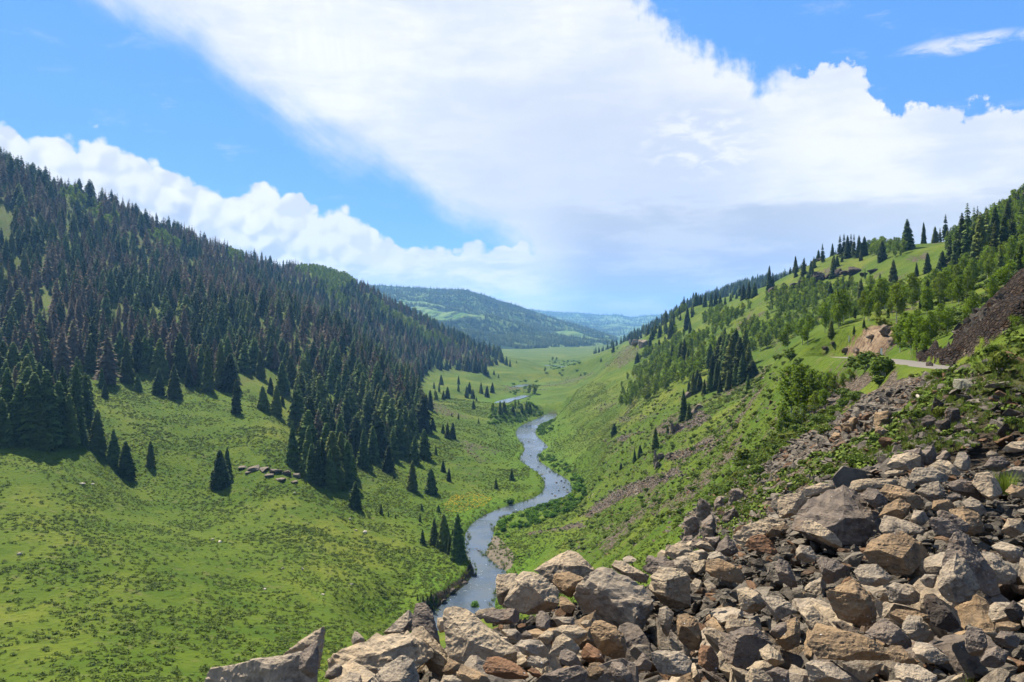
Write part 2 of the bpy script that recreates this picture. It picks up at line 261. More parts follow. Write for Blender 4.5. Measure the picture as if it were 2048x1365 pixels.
 ('C', [(0, 690), (60, 620), (210, 640), (260, 690), (250, 800), (270, 880), (180, 920), (60, 870), (30, 780)], TAN, "thick tan boulder with a shaded hollow front above the dark cave", dict(d=11.5)),
 ('C', [(170, 990), (180, 930), (240, 920), (300, 960), (350, 1090), (320, 1170), (250, 1170), (180, 1090)], OCHRE, "tall knobbly brown rock beside the black cave-like gap", dict(d=9.3)),
 ('C', [(340, 720), (370, 700), (425, 750), (420, 785), (370, 780)], TAN, "thin oval stone above the black cave-like gap", dict(d=10.6)),
 ('C', [(255, 750), (290, 690), (330, 710), (330, 770), (280, 795)], TAN, "small angular stone left of the thin oval one", dict(d=10.7)),
 ('C', [(800, 620), (830, 570), (890, 590), (930, 680), (960, 770), (900, 760), (830, 710)], DUSK, "narrow dark slab sliding down among the small rubble", dict(d=10.6)),
 ('C', [(935, 520), (960, 480), (1030, 490), (1075, 560), (1050, 600), (970, 600), (940, 560)], GREY, "squarish grey stone under the long narrow pale slab", dict(d=11.0)),
 ('C', [(1070, 590), (1100, 555), (1200, 580), (1290, 640), (1280, 690), (1200, 690), (1140, 740), (1110, 700)], DUSK, "dark wedge with pale top, below the giant dark boulder's black hollow", dict(d=10.2)),
 ('C', [(555, 770), (620, 750), (700, 790), (760, 870), (740, 890), (640, 930), (580, 900)], TAN, "tan stone with a ridge above the dark gap, left of the flat grey one", dict(d=9.7)),
 ('C', [(710, 810), (820, 805), (900, 850), (950, 910), (880, 930), (810, 975), (770, 900)], GREY, "flat grey stone with black specks between two dark gaps", dict(d=9.4)),
 ('C', [(950, 900), (1030, 860), (1100, 930), (1200, 1030), (1190, 1055), (1090, 1060), (1010, 1000)], TAN, "blocky pale slab pointing down to the lower right in the middle of the big rocks", dict(d=8.5)),
 ('C', [(755, 1050), (830, 980), (880, 975), (880, 1040), (820, 1100)], DUSK, "smooth dark lens-shaped stone in front of the yellowish one", dict(d=7.8)),
 ('C', [(800, 1110), (870, 970), (960, 940), (970, 1040), (960, 1130), (870, 1170)], OCHRE, "yellowish rock behind the smooth dark lens-shaped stone", dict(d=8.0)),
 ('C', [(420, 1130), (500, 1050), (600, 1005), (690, 1010), (760, 1080), (790, 1120), (730, 1200), (600, 1290), (480, 1230)], DUSK, "large dark boulder with a sunlit cracked crest near the bottom", dict(d=7.4)),
 ('C', [(480, 1010), (500, 950), (560, 985), (680, 965), (700, 1000), (600, 1020), (500, 1060)], TAN, "low knobbed rock behind the large cracked dark boulder", dict(d=8.3)),
 ('C', [(700, 1160), (760, 1115), (830, 1170), (870, 1240), (800, 1270), (720, 1210)], TAN, "leaning tan stone right of the large cracked dark boulder", dict(d=7.0)),
 ('C', [(310, 1170), (330, 1120), (400, 1140), (440, 1200), (450, 1280), (380, 1300), (310, 1250)], RUST, "reddish cube-like stone left of the large cracked dark boulder", dict(d=7.0)),
 ('C', [(600, 1340), (650, 1270), (720, 1280), (790, 1340), (800, 1400), (620, 1400)], TAN, "pale rock at the very bottom between the reddish cube and the perforated one", dict(d=6.0)),
 ('C', [(990, 1250), (1040, 1220), (1170, 1240), (1180, 1290), (1290, 1330), (1290, 1400), (1020, 1400)], GREY, "grey perforated rock at the bottom of the pile's right half", dict(d=6.0)),
 ('C', [(740, 1300), (820, 1265), (890, 1290), (900, 1380), (760, 1390)], DUSK, "dark angular block at the bottom beside the grey perforated rock", dict(d=6.1)),
 ('D', [(215, 640), (250, 570), (330, 530), (430, 510), (540, 580), (600, 650), (560, 690), (480, 760), (400, 780), (330, 700), (240, 690)], OCHRE, "big orange-brown boulder with a flat sloping top, right of the giant dark one", dict(d=10.4, lean=.9, thick=.8, amp=.014)),
 ('D', [(300, 500), (330, 420), (420, 440), (560, 490), (580, 530), (480, 530), (340, 550)], GREY, "flat grey slab wedged over the big orange-brown boulder", dict(d=12.0, lean=.9)),
 ('D', [(0, 850), (80, 820), (160, 780), (250, 860), (290, 960), (280, 1040), (180, 1050), (70, 1010), (20, 920)], OCHRE, "golden rough-faced boulder with a peaked top in the lower right pile", dict(d=8.4, amp=.03)),
 ('D', [(155, 740), (200, 700), (290, 700), (380, 770), (390, 800), (290, 830), (200, 810)], GREY, "lumpy grey rock lying left below the big orange-brown boulder", dict(d=9.2)),
 ('D', [(340, 830), (390, 800), (470, 820), (550, 870), (540, 920), (450, 930), (360, 910)], GREY, "grey rock with bright ledge above a black shadow, centre of the right pile", dict(d=8.5)),
 ('D', [(650, 700), (700, 560), (730, 515), (790, 520), (880, 640), (970, 760), (1010, 910), (950, 900), (860, 800), (780, 640), (700, 640)], DUSK, "tall leaning slab with a sharp shaded edge, longest in the right pile", dict(d=8.8, thick=.5, lean=.5)),
 ('D', [(635, 840), (650, 730), (740, 632), (800, 680), (870, 830), (820, 900), (740, 930), (650, 890)], GREY, "triangular grey boulder in front of the tall leaning slab", dict(d=7.9, amp=.026)),
 ('D', [(530, 790), (560, 755), (640, 760), (620, 840), (570, 830)], GREY, "small smooth stone at the left of the triangular grey boulder", dict(d=8.4)),
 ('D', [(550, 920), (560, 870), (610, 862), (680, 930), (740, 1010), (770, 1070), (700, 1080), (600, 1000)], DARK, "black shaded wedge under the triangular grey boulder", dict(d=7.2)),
 ('D', [(345, 990), (400, 950), (500, 960), (590, 990), (600, 1040), (500, 1010), (420, 1040)], OCHRE, "flat ochre ledge stone behind the honeycombed rock", dict(d=7.6)),
 ('D', [(430, 1060), (460, 990), (530, 985), (600, 1060), (635, 1140), (560, 1170), (480, 1120)], GREY, "grey honeycomb-pitted rock in the lower right pile", dict(d=7.2, amp=.035)),
 ('D', [(225, 1085), (320, 1000), (400, 1040), (490, 1130), (505, 1180), (440, 1190), (350, 1150), (280, 1120)], DUSK, "dark roof-shaped rock next to the honeycomb-pitted one", dict(d=6.9)),
 ('D', [(-110, 1150), (-60, 1090), (130, 1078), (240, 1110), (330, 1160), (400, 1250), (300, 1250), (150, 1230), (-40, 1230)], OCHRE, "broad layered slab with an orange lower ledge near the bottom right", dict(d=6.5, thick=.7, lean=.7)),
 ('D', [(345, 1180), (370, 1155), (430, 1160), (540, 1270), (500, 1270), (420, 1220)], OCHRE, "narrow dark-edged slab sloping right of the broad layered slab", dict(d=6.2)),
 ('D', [(390, 1290), (400, 1255), (520, 1265), (640, 1330), (650, 1400), (480, 1400), (400, 1340)], GREY, "long grey slab at the bottom right, sloping to the weeds", dict(d=5.7, lean=.8)),
 ('D', [(490, 1180), (510, 1135), (600, 1150), (700, 1230), (710, 1275), (600, 1260), (540, 1250)], GREY, "pale flat rock behind the weeds at the bottom right", dict(d=6.4, lean=.9)),
 ('D', [(785, 1100), (800, 1055), (870, 1055), (930, 1100), (920, 1150), (880, 1220), (820, 1230), (790, 1170)], DUSK, "violet-grey stone above the weeds near the right border", dict(d=6.9)),
 ('D', [(870, 1250), (910, 1180), (970, 1160), (1045, 1200), (1040, 1260), (960, 1290), (890, 1280)], DUSK, "bluish grey stone in the bottom right corner", dict(d=6.1)),
 ('D', [(940, 1130), (990, 1075), (1060, 1080), (1105, 1130), (1080, 1180), (1010, 1170)], DUSK, "dark jagged stone above the bluish one near the right border", dict(d=6.6)),
 ('D', [(955, 1080), (960, 1030), (1030, 1020), (1100, 1040), (1100, 1070), (1030, 1080), (980, 1100)], OCHRE, "brownish stone on top of the dark jagged one", dict(d=7.0)),
 ('D', [(1000, 960), (1060, 900), (1110, 940), (1120, 1020), (1050, 1030)], DARK, "blackish stone at the right border below the leaning slab's tip", dict(d=7.3)),
 ('D', [(880, 620), (940, 630), (1040, 700), (1110, 780), (1100, 820), (990, 800), (930, 720)], GREY, "long smooth grey boulder right of the tall leaning slab", dict(d=9.2)),
 ('D', [(930, 600), (990, 570), (1110, 610), (1120, 660), (1060, 710), (1010, 660)], GREY, "flat-faced grey boulder at the right border, above the long smooth one", dict(d=9.9)),
 ('D', [(980, 530), (1030, 440), (1110, 445), (1130, 520), (1060, 560)], TAN, "bright tan block at the right border below the small cobbles", dict(d=10.9)),
 ('D', [(580, 470), (600, 435), (680, 440), (750, 490), (790, 530), (720, 560), (620, 530)], DUSK, "rough dark rock behind the tall leaning slab's tip", dict(d=11.2)),
 ('D', [(480, 450), (500, 395), (560, 400), (590, 450), (560, 490), (500, 480)], GREY, "knobbly stone above the flat grey wedged slab", dict(d=12.2)),
 ('D', [(690, 390), (780, 375), (860, 410), (900, 480), (890, 530), (820, 540), (760, 470)], OCHRE, "orange-brown shaded rock under the ridge of grey slabs on the right", dict(d=11.7)),
 ('D', [(620, 400), (640, 390), (730, 420), (820, 480), (800, 520), (700, 470)], DUSK, "thin dark slab across the front of the orange-brown shaded rock", dict(d=11.3)),
 ('D', [(600, 390), (610, 340), (700, 335), (740, 380), (680, 395), (640, 410)], OCHRE, "ochre box-shaped rock in the upper part of the right pile", dict(d=12.8)),
 ('D', [(770, 350), (820, 320), (880, 350), (915, 410), (870, 430), (800, 400)], GREY, "grey angular rock right of the ochre box-shaped one", dict(d=12.6)),
 ('D', [(290, 440), (340, 370), (420, 325), (490, 370), (495, 430), (430, 450), (350, 440)], OCHRE, "block with a bright brown side to the upper right of the giant boulder", dict(d=12.6)),
 ('D', [(300, 290), (340, 250), (420, 260), (540, 320), (590, 380), (550, 400), (440, 340), (350, 310)], OCHRE, "long layered brown slab in the upper part of the pile", dict(d=13.8)),
 ('D', [(190, 310), (240, 270), (290, 275), (360, 340), (350, 370), (280, 385)], DUSK, "dark wedge immediately behind the giant boulder's right shoulder", dict(d=13.4)),
 ('D', [(130, 280), (140, 230), (260, 215), (400, 220), (415, 260), (300, 270), (200, 300)], TAN, "low pale rock forming the crest behind the giant boulder", dict(d=15.4)),
 ('D', [(510, 300), (550, 250), (640, 230), (680, 290), (660, 330), (590, 350)], GREY, "triangular rock above the ochre box-shaped one", dict(d=14.2)),
 ('D', [(680, 320), (720, 298), (780, 310), (770, 340), (700, 350)], DUSK, "small dark stone in the gap under the long grey ridge boulder", dict(d=13.4)),
 ('D', [(680, 250), (760, 215), (850, 240), (900, 260), (930, 330), (880, 350), (800, 300), (720, 290)], DUSK, "long grey ridge boulder running into the pale blunt-ended one", dict(d=14.2)),
 ('D', [(825, 240), (850, 185), (920, 180), (980, 230), (1005, 300), (940, 350), (890, 320), (860, 260)], TAN, "pale blunt-ended boulder beside the tuft of tall grass", dict(d=13.8)),
 ('D', [(460, 220), (500, 155), (600, 150), (710, 210), (700, 235), (560, 240), (500, 260)], GREY, "dark-faced grey boulder on the upper crest below the bright slab", dict(d=16.2)),
 ('D', [(570, 150), (640, 112), (690, 115), (770, 190), (780, 215), (710, 200), (640, 165)], TAN, "bright pale slab with a shaded front on the upper crest", dict(d=17.2)),
 ('D', [(340, 150), (380, 90), (480, 70), (540, 90), (562, 150), (480, 170), (390, 165)], TAN, "rounded brownish boulder topping the upper left crest", dict(d=18.6)),
 ('D', [(720, 140), (750, 70), (790, 68), (830, 120), (825, 170), (760, 180)], GREY, "upright grey rock on the upper crest, right of the bright slab", dict(d=18.6)),
 ('D', [(890, 150), (930, 95), (1000, 90), (1060, 140), (1000, 180), (920, 180)], DUSK, "shaded round boulder behind the tuft of tall grass", dict(d=17.0)),
 ('D', [(980, 60), (1050, 10), (1150, 5), (1180, 50), (1080, 70), (1010, 80)], TAN, "large pale slab at the top right end of the pile", dict(d=20.5)),
 ('D', [(905, 80), (930, 60), (975, 70), (970, 95), (915, 100)], TAN, "small light slab left below the large pale top slab", dict(d=19.4)),
 ('D', [(1010, 290), (1050, 250), (1130, 265), (1150, 330), (1080, 330)], OCHRE, "brown flat boulder at the right border under the grass tuft", dict(d=13.0)),
 ('D', [(1000, 180), (1060, 150), (1150, 150), (1150, 210), (1060, 215)], GREY, "grey flat boulder at the right border level with the grass tuft", dict(d=15.8)),
 ('D', [(320, 190), (350, 172), (440, 170), (450, 190), (380, 205)], TAN, "low thin slab just under the rounded brownish crest boulder", dict(d=17.0)),
 ('D', [(410, 230), (440, 205), (520, 260), (500, 280), (430, 270)], TAN, "small tan stone between the pale crest rock and the dark-faced boulder", dict(d=15.4)),
]
# ------------------------------------------------------------------ the shape of the land
# survey points: (photo column, photo row, metres ahead) of a spot on the ground
PTS = """
-400 3000 2.2|0 2900 2.2|500 2600 2.2|1000 2250 2.2|1500 2050 2.2|2000 1950 2.2|2500 1800 2.2
-400 2300 5|0 2200 5|400 1900 5|700 1600 5|1024 1490 5|1400 1450 5|1700 1430 5|2048 1420 5|2500 1250 5
2500 1000 8
2500 780 18
-400 1900 11|0 1850 11|300 1750 11|500 1560 11
500 1640 16|800 1480 17|1000 1390 19|1200 1260 22|1400 1140 24|1600 1010 26|1750 940 27|1900 895 28|2048 862 28|2500 720 28
-400 1750 22|0 1720 22|300 1680 22
-400 1600 45|0 1560 45|400 1540 45|800 1440 45|1000 1360 50|1200 1200 48|1400 1075 48|1500 1000 48|1600 930 46|1740 850 44|1900 765 38|2048 740 32|2500 560 38
1300 1090 80|1150 1170 85|1400 1020 85|1450 960 95|1560 880 80|1640 820 80|1700 770 75|1800 745 62
-400 1500 70|0 1440 70|400 1450 70|800 1380 80|1000 1280 90|1130 1200 110
-400 1370 85|0 1365 90|400 1340 100|600 1295 118|800 1240 142
1000 1225 130|1000 1190 170|1090 1110 180|1130 1060 205|1170 1100 150|1250 1040 160|1300 1000 165
1960 705 39|2048 655 37|2200 590 38|2500 480 40
2050 742 50|1900 738 50|1860 738 50|1815 725 65|1740 717 85|1650 712 110|1560 708 150
1960 655 66|2048 598 58|2200 520 60|2500 400 66
1850 690 95|1760 660 110|1950 625 95|2048 560 95|2300 450 100
1450 880 130|1350 950 145|1500 800 160|1400 870 175|1300 900 210|1250 980 215|1480 775 240|1400 810 245|1560 740 190|1600 700 210
1700 660 200|1850 600 180|1950 570 160|2048 520 150|2300 400 160|2500 330 160
1750 600 270|1900 545 240|2048 450 230|2300 300 240
1500 640 360|1600 610 340|1700 570 340|1850 515 310|1950 475 290|2048 400 310|2300 250 330
1540 568 560|1600 545 520|1650 520 450|1700 505 420|1810 492 350|1880 490 330
1390 612 620|1450 600 600|1480 590 600|1400 660 480|1450 700 330
1300 760 380|1350 700 460|1300 700 560|1270 690 600|1240 725 560|1200 790 470|1230 840 370|1180 850 400|1150 890 380|1300 820 290
1240 720 700|1250 700 1000|1220 705 900|1200 715 800|1290 670 1100|1300 655 1250|1350 625 1300|1400 600 1350|1440 588 1350|1480 572 1350
1540 580 800|1600 565 760|1650 550 700|1810 525 500|1900 520 420|2048 440 450|2300 300 470
1390 635 850|1450 625 850|1320 670 850
1540 560 1300|1600 560 1300|1700 570 1300|1900 540 900|2048 480 900|2300 380 900|1400 635 1900|1550 610 1900|1800 600 1900|2100 560 1900|2500 480 1900
1300 690 1500|1250 698 1500|1300 690 2000|1250 694 2200
1100 720 1400|1000 712 1500|1150 708 1700|1000 701 1950|1100 700 1950|1200 700 1950|950 702 1800
0 640 400|-200 560 400|-400 480 400|0 340 620|-200 250 640|-400 170 650|250 640 430|200 800 292|350 785 330|500 790 345|500 700 450|600 640 560|400 600 520|700 700 520
0 890 215|-300 860 220|250 950 235|430 972 240|0 780 300|-300 700 310|150 870 240|300 870 265|550 870 275|650 975 245|700 1010 235|850 1060 225|600 1080 190|300 1080 170|0 1080 150|-300 1060 150
900 1160 185|930 1075 218|870 1000 265|960 960 300|800 900 330|700 860 350|900 900 345|1000 900 365|840 790 545|900 800 520|950 840 440|600 880 300
150 390 690|250 430 720|370 480 780|500 522 880|620 545 1000|700 562 1100|740 585 1130|800 620 1130|860 650 1120|930 690 1080|985 715 1040|1020 726 1000|1060 738 980
0 420 800|-400 300 800|250 500 880|500 575 1100|740 630 1400|860 672 1400|930 695 1350|990 706 1250
0 560 1200|-400 480 1200|250 600 1300|500 640 1500|0 640 2000|-400 640 2000|400 670 2000|700 690 2000|860 698 1800
820 715 800|900 740 800|960 752 780|880 712 950|760 720 700|1000 760 760|700 640 800|600 600 850|450 560 700|300 540 600|150 500 560|820 660 980
1000 702 2600|500 690 2600|0 660 2600|1400 650 2600|2000 600 2600|2500 560 2600|-400 640 2600|1200 696 2600
"""
P = np.array([[float(v) for v in s.split()] for l in PTS.strip().splitlines() for s in l.split('|')])
_hp = []
for t_, poly_, c_, l_, kw_ in HERO:
    ox_, oy_, s_ = TILE[t_]; xs = [ox_ + q[0] / s_ for q in poly_]; ys = [oy_ + q[1] / s_ for q in poly_]
    _hp.append((sum(xs) / len(xs), max(ys) * .75 + min(ys) * .25, kw_['d'] * 1.01))
_np0 = len(P); P = np.vstack([P, np.array(_hp)])
def warp(px, d): return np.stack([np.asarray(px) / 420.0, np.log(d) * 1.55], -1)
def tps_k(r2): return 0.5 * r2 * np.log(r2 + 1e-12)
_Q = warp(P[:, 0], P[:, 2]); _n = len(_Q)
_val = np.arcsinh((P[:, 1] - HY) / 300.0)
_K = tps_k(((_Q[:, None] - _Q[None]) ** 2).sum(-1)) + np.diag(np.where(np.arange(_n) < _np0, 0.004, 0.06))
_M = np.zeros((_n + 3, _n + 3)); _M[:_n, :_n] = _K; _M[:_n, _n] = 1; _M[:_n, _n + 1:] = _Q; _M[_n, :_n] = 1; _M[_n + 1:, :_n] = _Q.T
_W = np.linalg.solve(_M, np.concatenate([_val, np.zeros(3)]))
def tps(px, d):
    q = warp(px, d); sh = q.shape[:-1]; q = q.reshape(-1, 2); out = np.empty(len(q))
    for i in range(0, len(q), 20000):
        b = q[i:i + 20000]
        out[i:i + 20000] = tps_k(((b[:, None] - _Q[None]) ** 2).sum(-1)) @ _W[:_n] + _W[_n] + b @ _W[_n + 1:]
    return -np.sinh(out.reshape(sh)) * 300.0 / F * d      # height in metres

def vnoise(x, y, seed=0):
    """value noise of arrays, about -1..1"""
    xi = np.floor(x).astype(np.int64); yi = np.floor(y).astype(np.int64); fx = x - xi; fy = y - yi
    fx = fx * fx * (3 - 2 * fx); fy = fy * fy * (3 - 2 * fy)
    def h(a, b):
        n = (a * 374761393 + b * 668265263 + seed * 1442695041) & 0xffffffff
        n = ((n ^ (n >> 13)) * 1274126177) & 0xffffffff
        n = n ^ (n >> 16)
        return (n & 0xffff) / 32767.5 - 1
    return (h(xi, yi) * (1 - fx) + h(xi + 1, yi) * fx) * (1 - fy) + (h(xi, yi + 1) * (1 - fx) + h(xi + 1, yi + 1) * fx) * fy
def fbm(x, y, s, oct=4, seed=0, gain=0.5):
    o = 0; a = 1; t = 0
    for k in range(oct):
        o = o + a * vnoise(x / s + 17.3 * k, y / s - 9.1 * k, seed + k); t += a; a *= gain; s *= 0.5
    return o / t

ZW = -60.0                                         # level of the water
def onwater(px, py): d = -ZW * F / (py - HY); return ((px - CX) / F * d, d)
LB = [(800, 1290), (845, 1238), (885, 1206), (925, 1180), (952, 1152), (946, 1132), (934, 1112), (929, 1085), (932, 1058), (960, 1035), (1005, 1016), (1060, 1001), (1088, 987), (1094, 965), (1070, 940), (1036, 921), (1046, 908), (1052, 892), (1038, 880), (1029, 865), (1042, 850), (1072, 839), (1096, 827)]
RB = [(930, 1290), (1000, 1238), (990, 1200), (1000, 1165), (1012, 1140), (985, 1125), (966, 1108), (984, 1082), (988, 1060), (998, 1035), (1060, 1017), (1112, 1002), (1146, 984), (1138, 960), (1104, 941), (1076, 922), (1078, 905), (1098, 897), (1082, 882), (1068, 866), (1078, 853), (1108, 839), (1117, 827)]
LBW = np.array([onwater(*p) for p in LB]); RBW = np.array([onwater(*p) for p in RB])
def resample(A, n):
    s = np.r_[0, np.cumsum(np.hypot(*np.diff(A, axis=0).T))]; t = np.linspace(0, s[-1], n)
    # catmull-rom like smoothing by dense linear then gaussian
    o = np.stack([np.interp(t, s, A[:, k]) for k in (0, 1)], 1)
    k = np.exp(-np.linspace(-2, 2, 9) ** 2); k /= k.sum()
    pad = np.pad(o, ((4, 4), (0, 0)), 'edge')
    return np.stack([np.convolve(pad[:, c], k, 'valid') for c in (0, 1)], 1)
idx = np.linspace(0, len(LB) - 1, 140)
LBs = np.stack([np.interp(idx, range(len(LB)), LBW[:, k]) for k in (0, 1)], 1)
RBs = np.stack([np.interp(idx, range(len(RB)), RBW[:, k]) for k in (0, 1)], 1)
def smooth(o, n=2):
    k = np.exp(-np.linspace(-1.6, 1.6, 7) ** 2); k /= k.sum()
    for _ in range(n):
        pad = np.pad(o, ((3, 3), (0, 0)), 'edge'); o = np.stack([np.convolve(pad[:, c], k, 'valid') for c in (0, 1)], 1)
    return o
LBs, RBs = smooth(LBs), smooth(RBs)
CEN = (LBs + RBs) / 2; MIDL = (LBs + RBs) / 2; LBs = MIDL + (LBs - MIDL) * .90; RBs = MIDL + (RBs - MIDL) * .90; HW = np.hypot(*(LBs - RBs).T) / 2
# far reaches of the river that show between the banks: (centre column, row, half width m)
FAR = [[(1002, 806, 4.5), (1014, 801, 4), (1032, 797, 3.5), (1050, 792, 3)], [(1032, 814, 3), (1046, 806, 3.5)],
       [(1036, 774, 5), (1046, 771, 6), (1056, 769, 7), (1066, 771, 6)], [(1078, 780, 3), (1096, 780, 3)], [(1128, 744, 5), (1140, 750, 7)], [(1142, 739, 9), (1156, 742, 12)], [(1120, 734, 8), (1128, 735, 8)], [(1098, 731, 8), (1110, 732, 8)], [(1112, 727, 8), (1118, 727, 8)]]
FARW = [np.array([[*onwater(a, b), c] for a, b, c in s]) for s in FAR]
ROAD = np.array([((px - CX) / F * d, d, -(py - HY) / F * d) for px, py, d in [(2500, 735, 56), (2250, 741, 53), (2050, 741, 51), (1935, 738, 52), (1872, 732, 57), (1822, 725, 67), (1765, 718.5, 85), (1700, 715, 108), (1640, 714.5, 125)]])

def seg_dist(x, y, line, extra=None):
    """distance of points to a polyline and the interpolated extra column(s) there"""
    best = np.full(x.shape, 1e9); ex = None if extra is None else np.zeros(x.shape)
    for i in range(len(line) - 1):
        a, b = line[i], line[i + 1]; dx, dy = b - a; L = dx * dx + dy * dy + 1e-9
        t = np.clip(((x - a[0]) * dx + (y - a[1]) * dy) / L, 0, 1)
        dd = np.hypot(x - a[0] - t * dx, y - a[1] - t * dy); m = dd < best
        best = np.where(m, dd, best)
        if ex is not None: ex = np.where(m, extra[i] * (1 - t) + extra[i + 1] * t, ex)
    return best, ex
def sst(v, a, b):
    t = np.clip((v - a) / (b - a), 0, 1); return t * t * (3 - 2 * t)

def inpoly(px, py, poly):
    px = np.asarray(px, float); py = np.asarray(py, float); c = np.zeros(px.shape, bool); n = len(poly)
    for i in range(n):
        (x1, y1), (x2, y2) = poly[i], poly[(i + 1) % n]
        if y1 == y2: continue
        m = ((y1 > py) != (y2 > py)) & (px < (x2 - x1) * (py - y1) / (y2 - y1) + x1); c ^= m
    return c

NU, ND = 1000, 620
US = np.linspace(-560, 2560, NU); DS = np.exp(np.linspace(math.log(1.6), math.log(2550), ND))
UU, DD = np.meshgrid(US, DS, indexing='ij')
XX = (UU - CX) / F * DD; YY = DD
ZZ = tps(UU, DD)
# roughness of the land, calm by the water and near the road
amp = np.clip(DD / 160.0, 0.05, 1.0)
flat = sst(ZZ, ZW + 1.0, ZW + 14)
ZZ = ZZ + fbm(XX, YY, 70, 4, 3) * 2.3 * sst(DD, 120, 400) * (0.15 + 0.85 * flat) + fbm(XX, YY, 13, 3, 9) * 0.55 * amp * (0.35 + 0.65 * flat)
ZZ = ZZ + sst(DD, 300, 900) * flat * np.abs(fbm(XX * 0.8 + YY * 0.3, YY, 160, 3, 21)) * -7.0
ZZ = ZZ + fbm(XX, YY, 2.2, 3, 31) * 0.14 * sst(DD, 8, 30)
ZZ = np.maximum(ZZ, ZW + 0.35 + 0.25 * vnoise(XX / 9, YY / 9, 5))
dist_c, hw = seg_dist(XX, YY, CEN, HW)
cut = (YY > 150) & (YY < 206) & (UU > 760) & (UU < 968) & (XX < np.interp(YY, CEN[::1, 1], CEN[::1, 0]))   # undercut left bank over the near bend
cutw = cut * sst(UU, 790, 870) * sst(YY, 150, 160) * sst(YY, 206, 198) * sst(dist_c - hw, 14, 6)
m = sst(dist_c - hw, 16, 2) * (1 - cutw)   # low banks beside the water
ZZ = ZZ * (1 - cutw) + cutw * np.maximum(ZZ, ZW + 1.7 + 0.9 * fbm(XX, YY, 5, 2, 18))
ZZ = ZZ * (1 - m) + m * np.minimum(ZZ, ZW + 0.75 + 0.3 * fbm(XX, YY, 6, 2, 8))
m = sst(dist_c - hw, 1.4, -0.6)
ZZ = ZZ * (1 - m) + m * (ZW - 0.7)
RIVD = dist_c - hw
for s in FARW:
    dd, hh = seg_dist(XX, YY, s[:, :2], s[:, 2]); m = sst(dd - hh, 6, -1)
    q = np.maximum(dd - hh, 0); ZZ = np.minimum(ZZ, ZW + 0.3 + q * 0.03 + (q / 24.0) ** 3); ZZ = ZZ * (1 - m) + m * (ZW - 0.7); RIVD = np.minimum(RIVD, dd - hh)
dr, rz = seg_dist(XX, YY, ROAD[:, :2], ROAD[:, 2]); m = sst(dr, 4.0, 1.9)
ZZ = ZZ * (1 - m) + m * (rz - 0.06)
ROADD = dr
PYV = HY - ZZ / DD * F                               # photo row of each ground vertex

# visibility of each ground vertex from the camera (running maximum of the slope)
_sl = ZZ / DD; VIS = _sl >= np.maximum.accumulate(_sl, axis=1) - 0.0015

def ground(x, y):
    """height of the land at (x, y)"""
    d = np.clip(np.asarray(y, float), DS[0], DS[-1] - 1); u = np.clip(np.asarray(x, float) / d * F + CX, US[0], US[-1] - 0.01)
    a = (u - US[0]) / (US[1] - US[0]); b = (np.log(d) - math.log(DS[0])) / (math.log(DS[1]) - math.log(DS[0]))
    i = np.clip(a.astype(int) if hasattr(a, 'astype') else int(a), 0, NU - 2); j = np.clip(b.astype(int) if hasattr(b, 'astype') else int(b), 0, ND - 2)
    fa, fb = a - i, b - j
    return (ZZ[i, j] * (1 - fa) + ZZ[i + 1, j] * fa) * (1 - fb) + (ZZ[i, j + 1] * (1 - fa) + ZZ[i + 1, j + 1] * fa) * fb
def spot(px, py, dmin=6.0):
    """where the line of sight through (px, py) first meets the land beyond dmin: (x, y, z)"""
    a = min(max((px - US[0]) / (US[1] - US[0]), 0), NU - 1.001); i = int(a); f = a - i
    row = PYV[i] * (1 - f) + PYV[i + 1] * f; zz = ZZ[i] * (1 - f) + ZZ[i + 1] * f
    for j in range(1, ND):
        if DS[j] > dmin and row[j] <= py:
            t = 0.0 if row[j - 1] <= py else (row[j - 1] - py) / (row[j - 1] - row[j] + 1e-9)
            d = DS[j - 1] * (1 - t) + DS[j] * t; z = zz[j - 1] * (1 - t) + zz[j] * t
            return ((px - CX) / F * d, d, z)
    j = int(np.argmin(row)); return ((px - CX) / F * DS[j], DS[j], zz[j])

# ------------------------------------------------------------------ object helpers
def tag(o, label=None, cat=None, group=None, kind=None):
    if label: o['label'] = label
    if cat: o['category'] = cat
    if group: o['group'] = group
    if kind: o['kind'] = kind
    return o
def mesh_obj(name, V, Fc, mat, parent=None, smooth=False, uniform=None, link=True):
    me = bpy.data.meshes.new(name)
    V = np.asarray(V, np.float32)
    if uniform is None:
        me.from_pydata(V.tolist(), [], [list(map(int, f)) for f in Fc])
    else:                                             # all faces with the same number of corners: fast path
        Fc = np.asarray(Fc, np.int32); n, k = Fc.shape
        me.vertices.add(len(V)); me.vertices.foreach_set('co', V.ravel())
        me.loops.add(n * k); me.loops.foreach_set('vertex_index', Fc.ravel())
        me.polygons.add(n); me.polygons.foreach_set('loop_start', np.arange(0, n * k, k, dtype=np.int32))
        me.update(calc_edges=True)
    if smooth: me.polygons.foreach_set('use_smooth', [True] * len(me.polygons))
    if mat is not None:
        for mm in (mat if isinstance(mat, (list, tuple)) else [mat]): me.materials.append(mm)
    o = bpy.data.objects.new(name, me)
    if link: COL.objects.link(o)
    if parent is not None: o.parent = parent
    return o
def add_attr(me, name, arr, typ='FLOAT', dom='POINT'):
    a = me.attributes.new(name, typ, dom)
    if typ == 'FLOAT': a.data.foreach_set('value', np.asarray(arr, np.float32).ravel())
    elif typ == 'INT': a.data.foreach_set('value', np.asarray(arr, np.int32).ravel())
    else: a.data.foreach_set('vector', np.asarray(arr, np.float32).ravel())
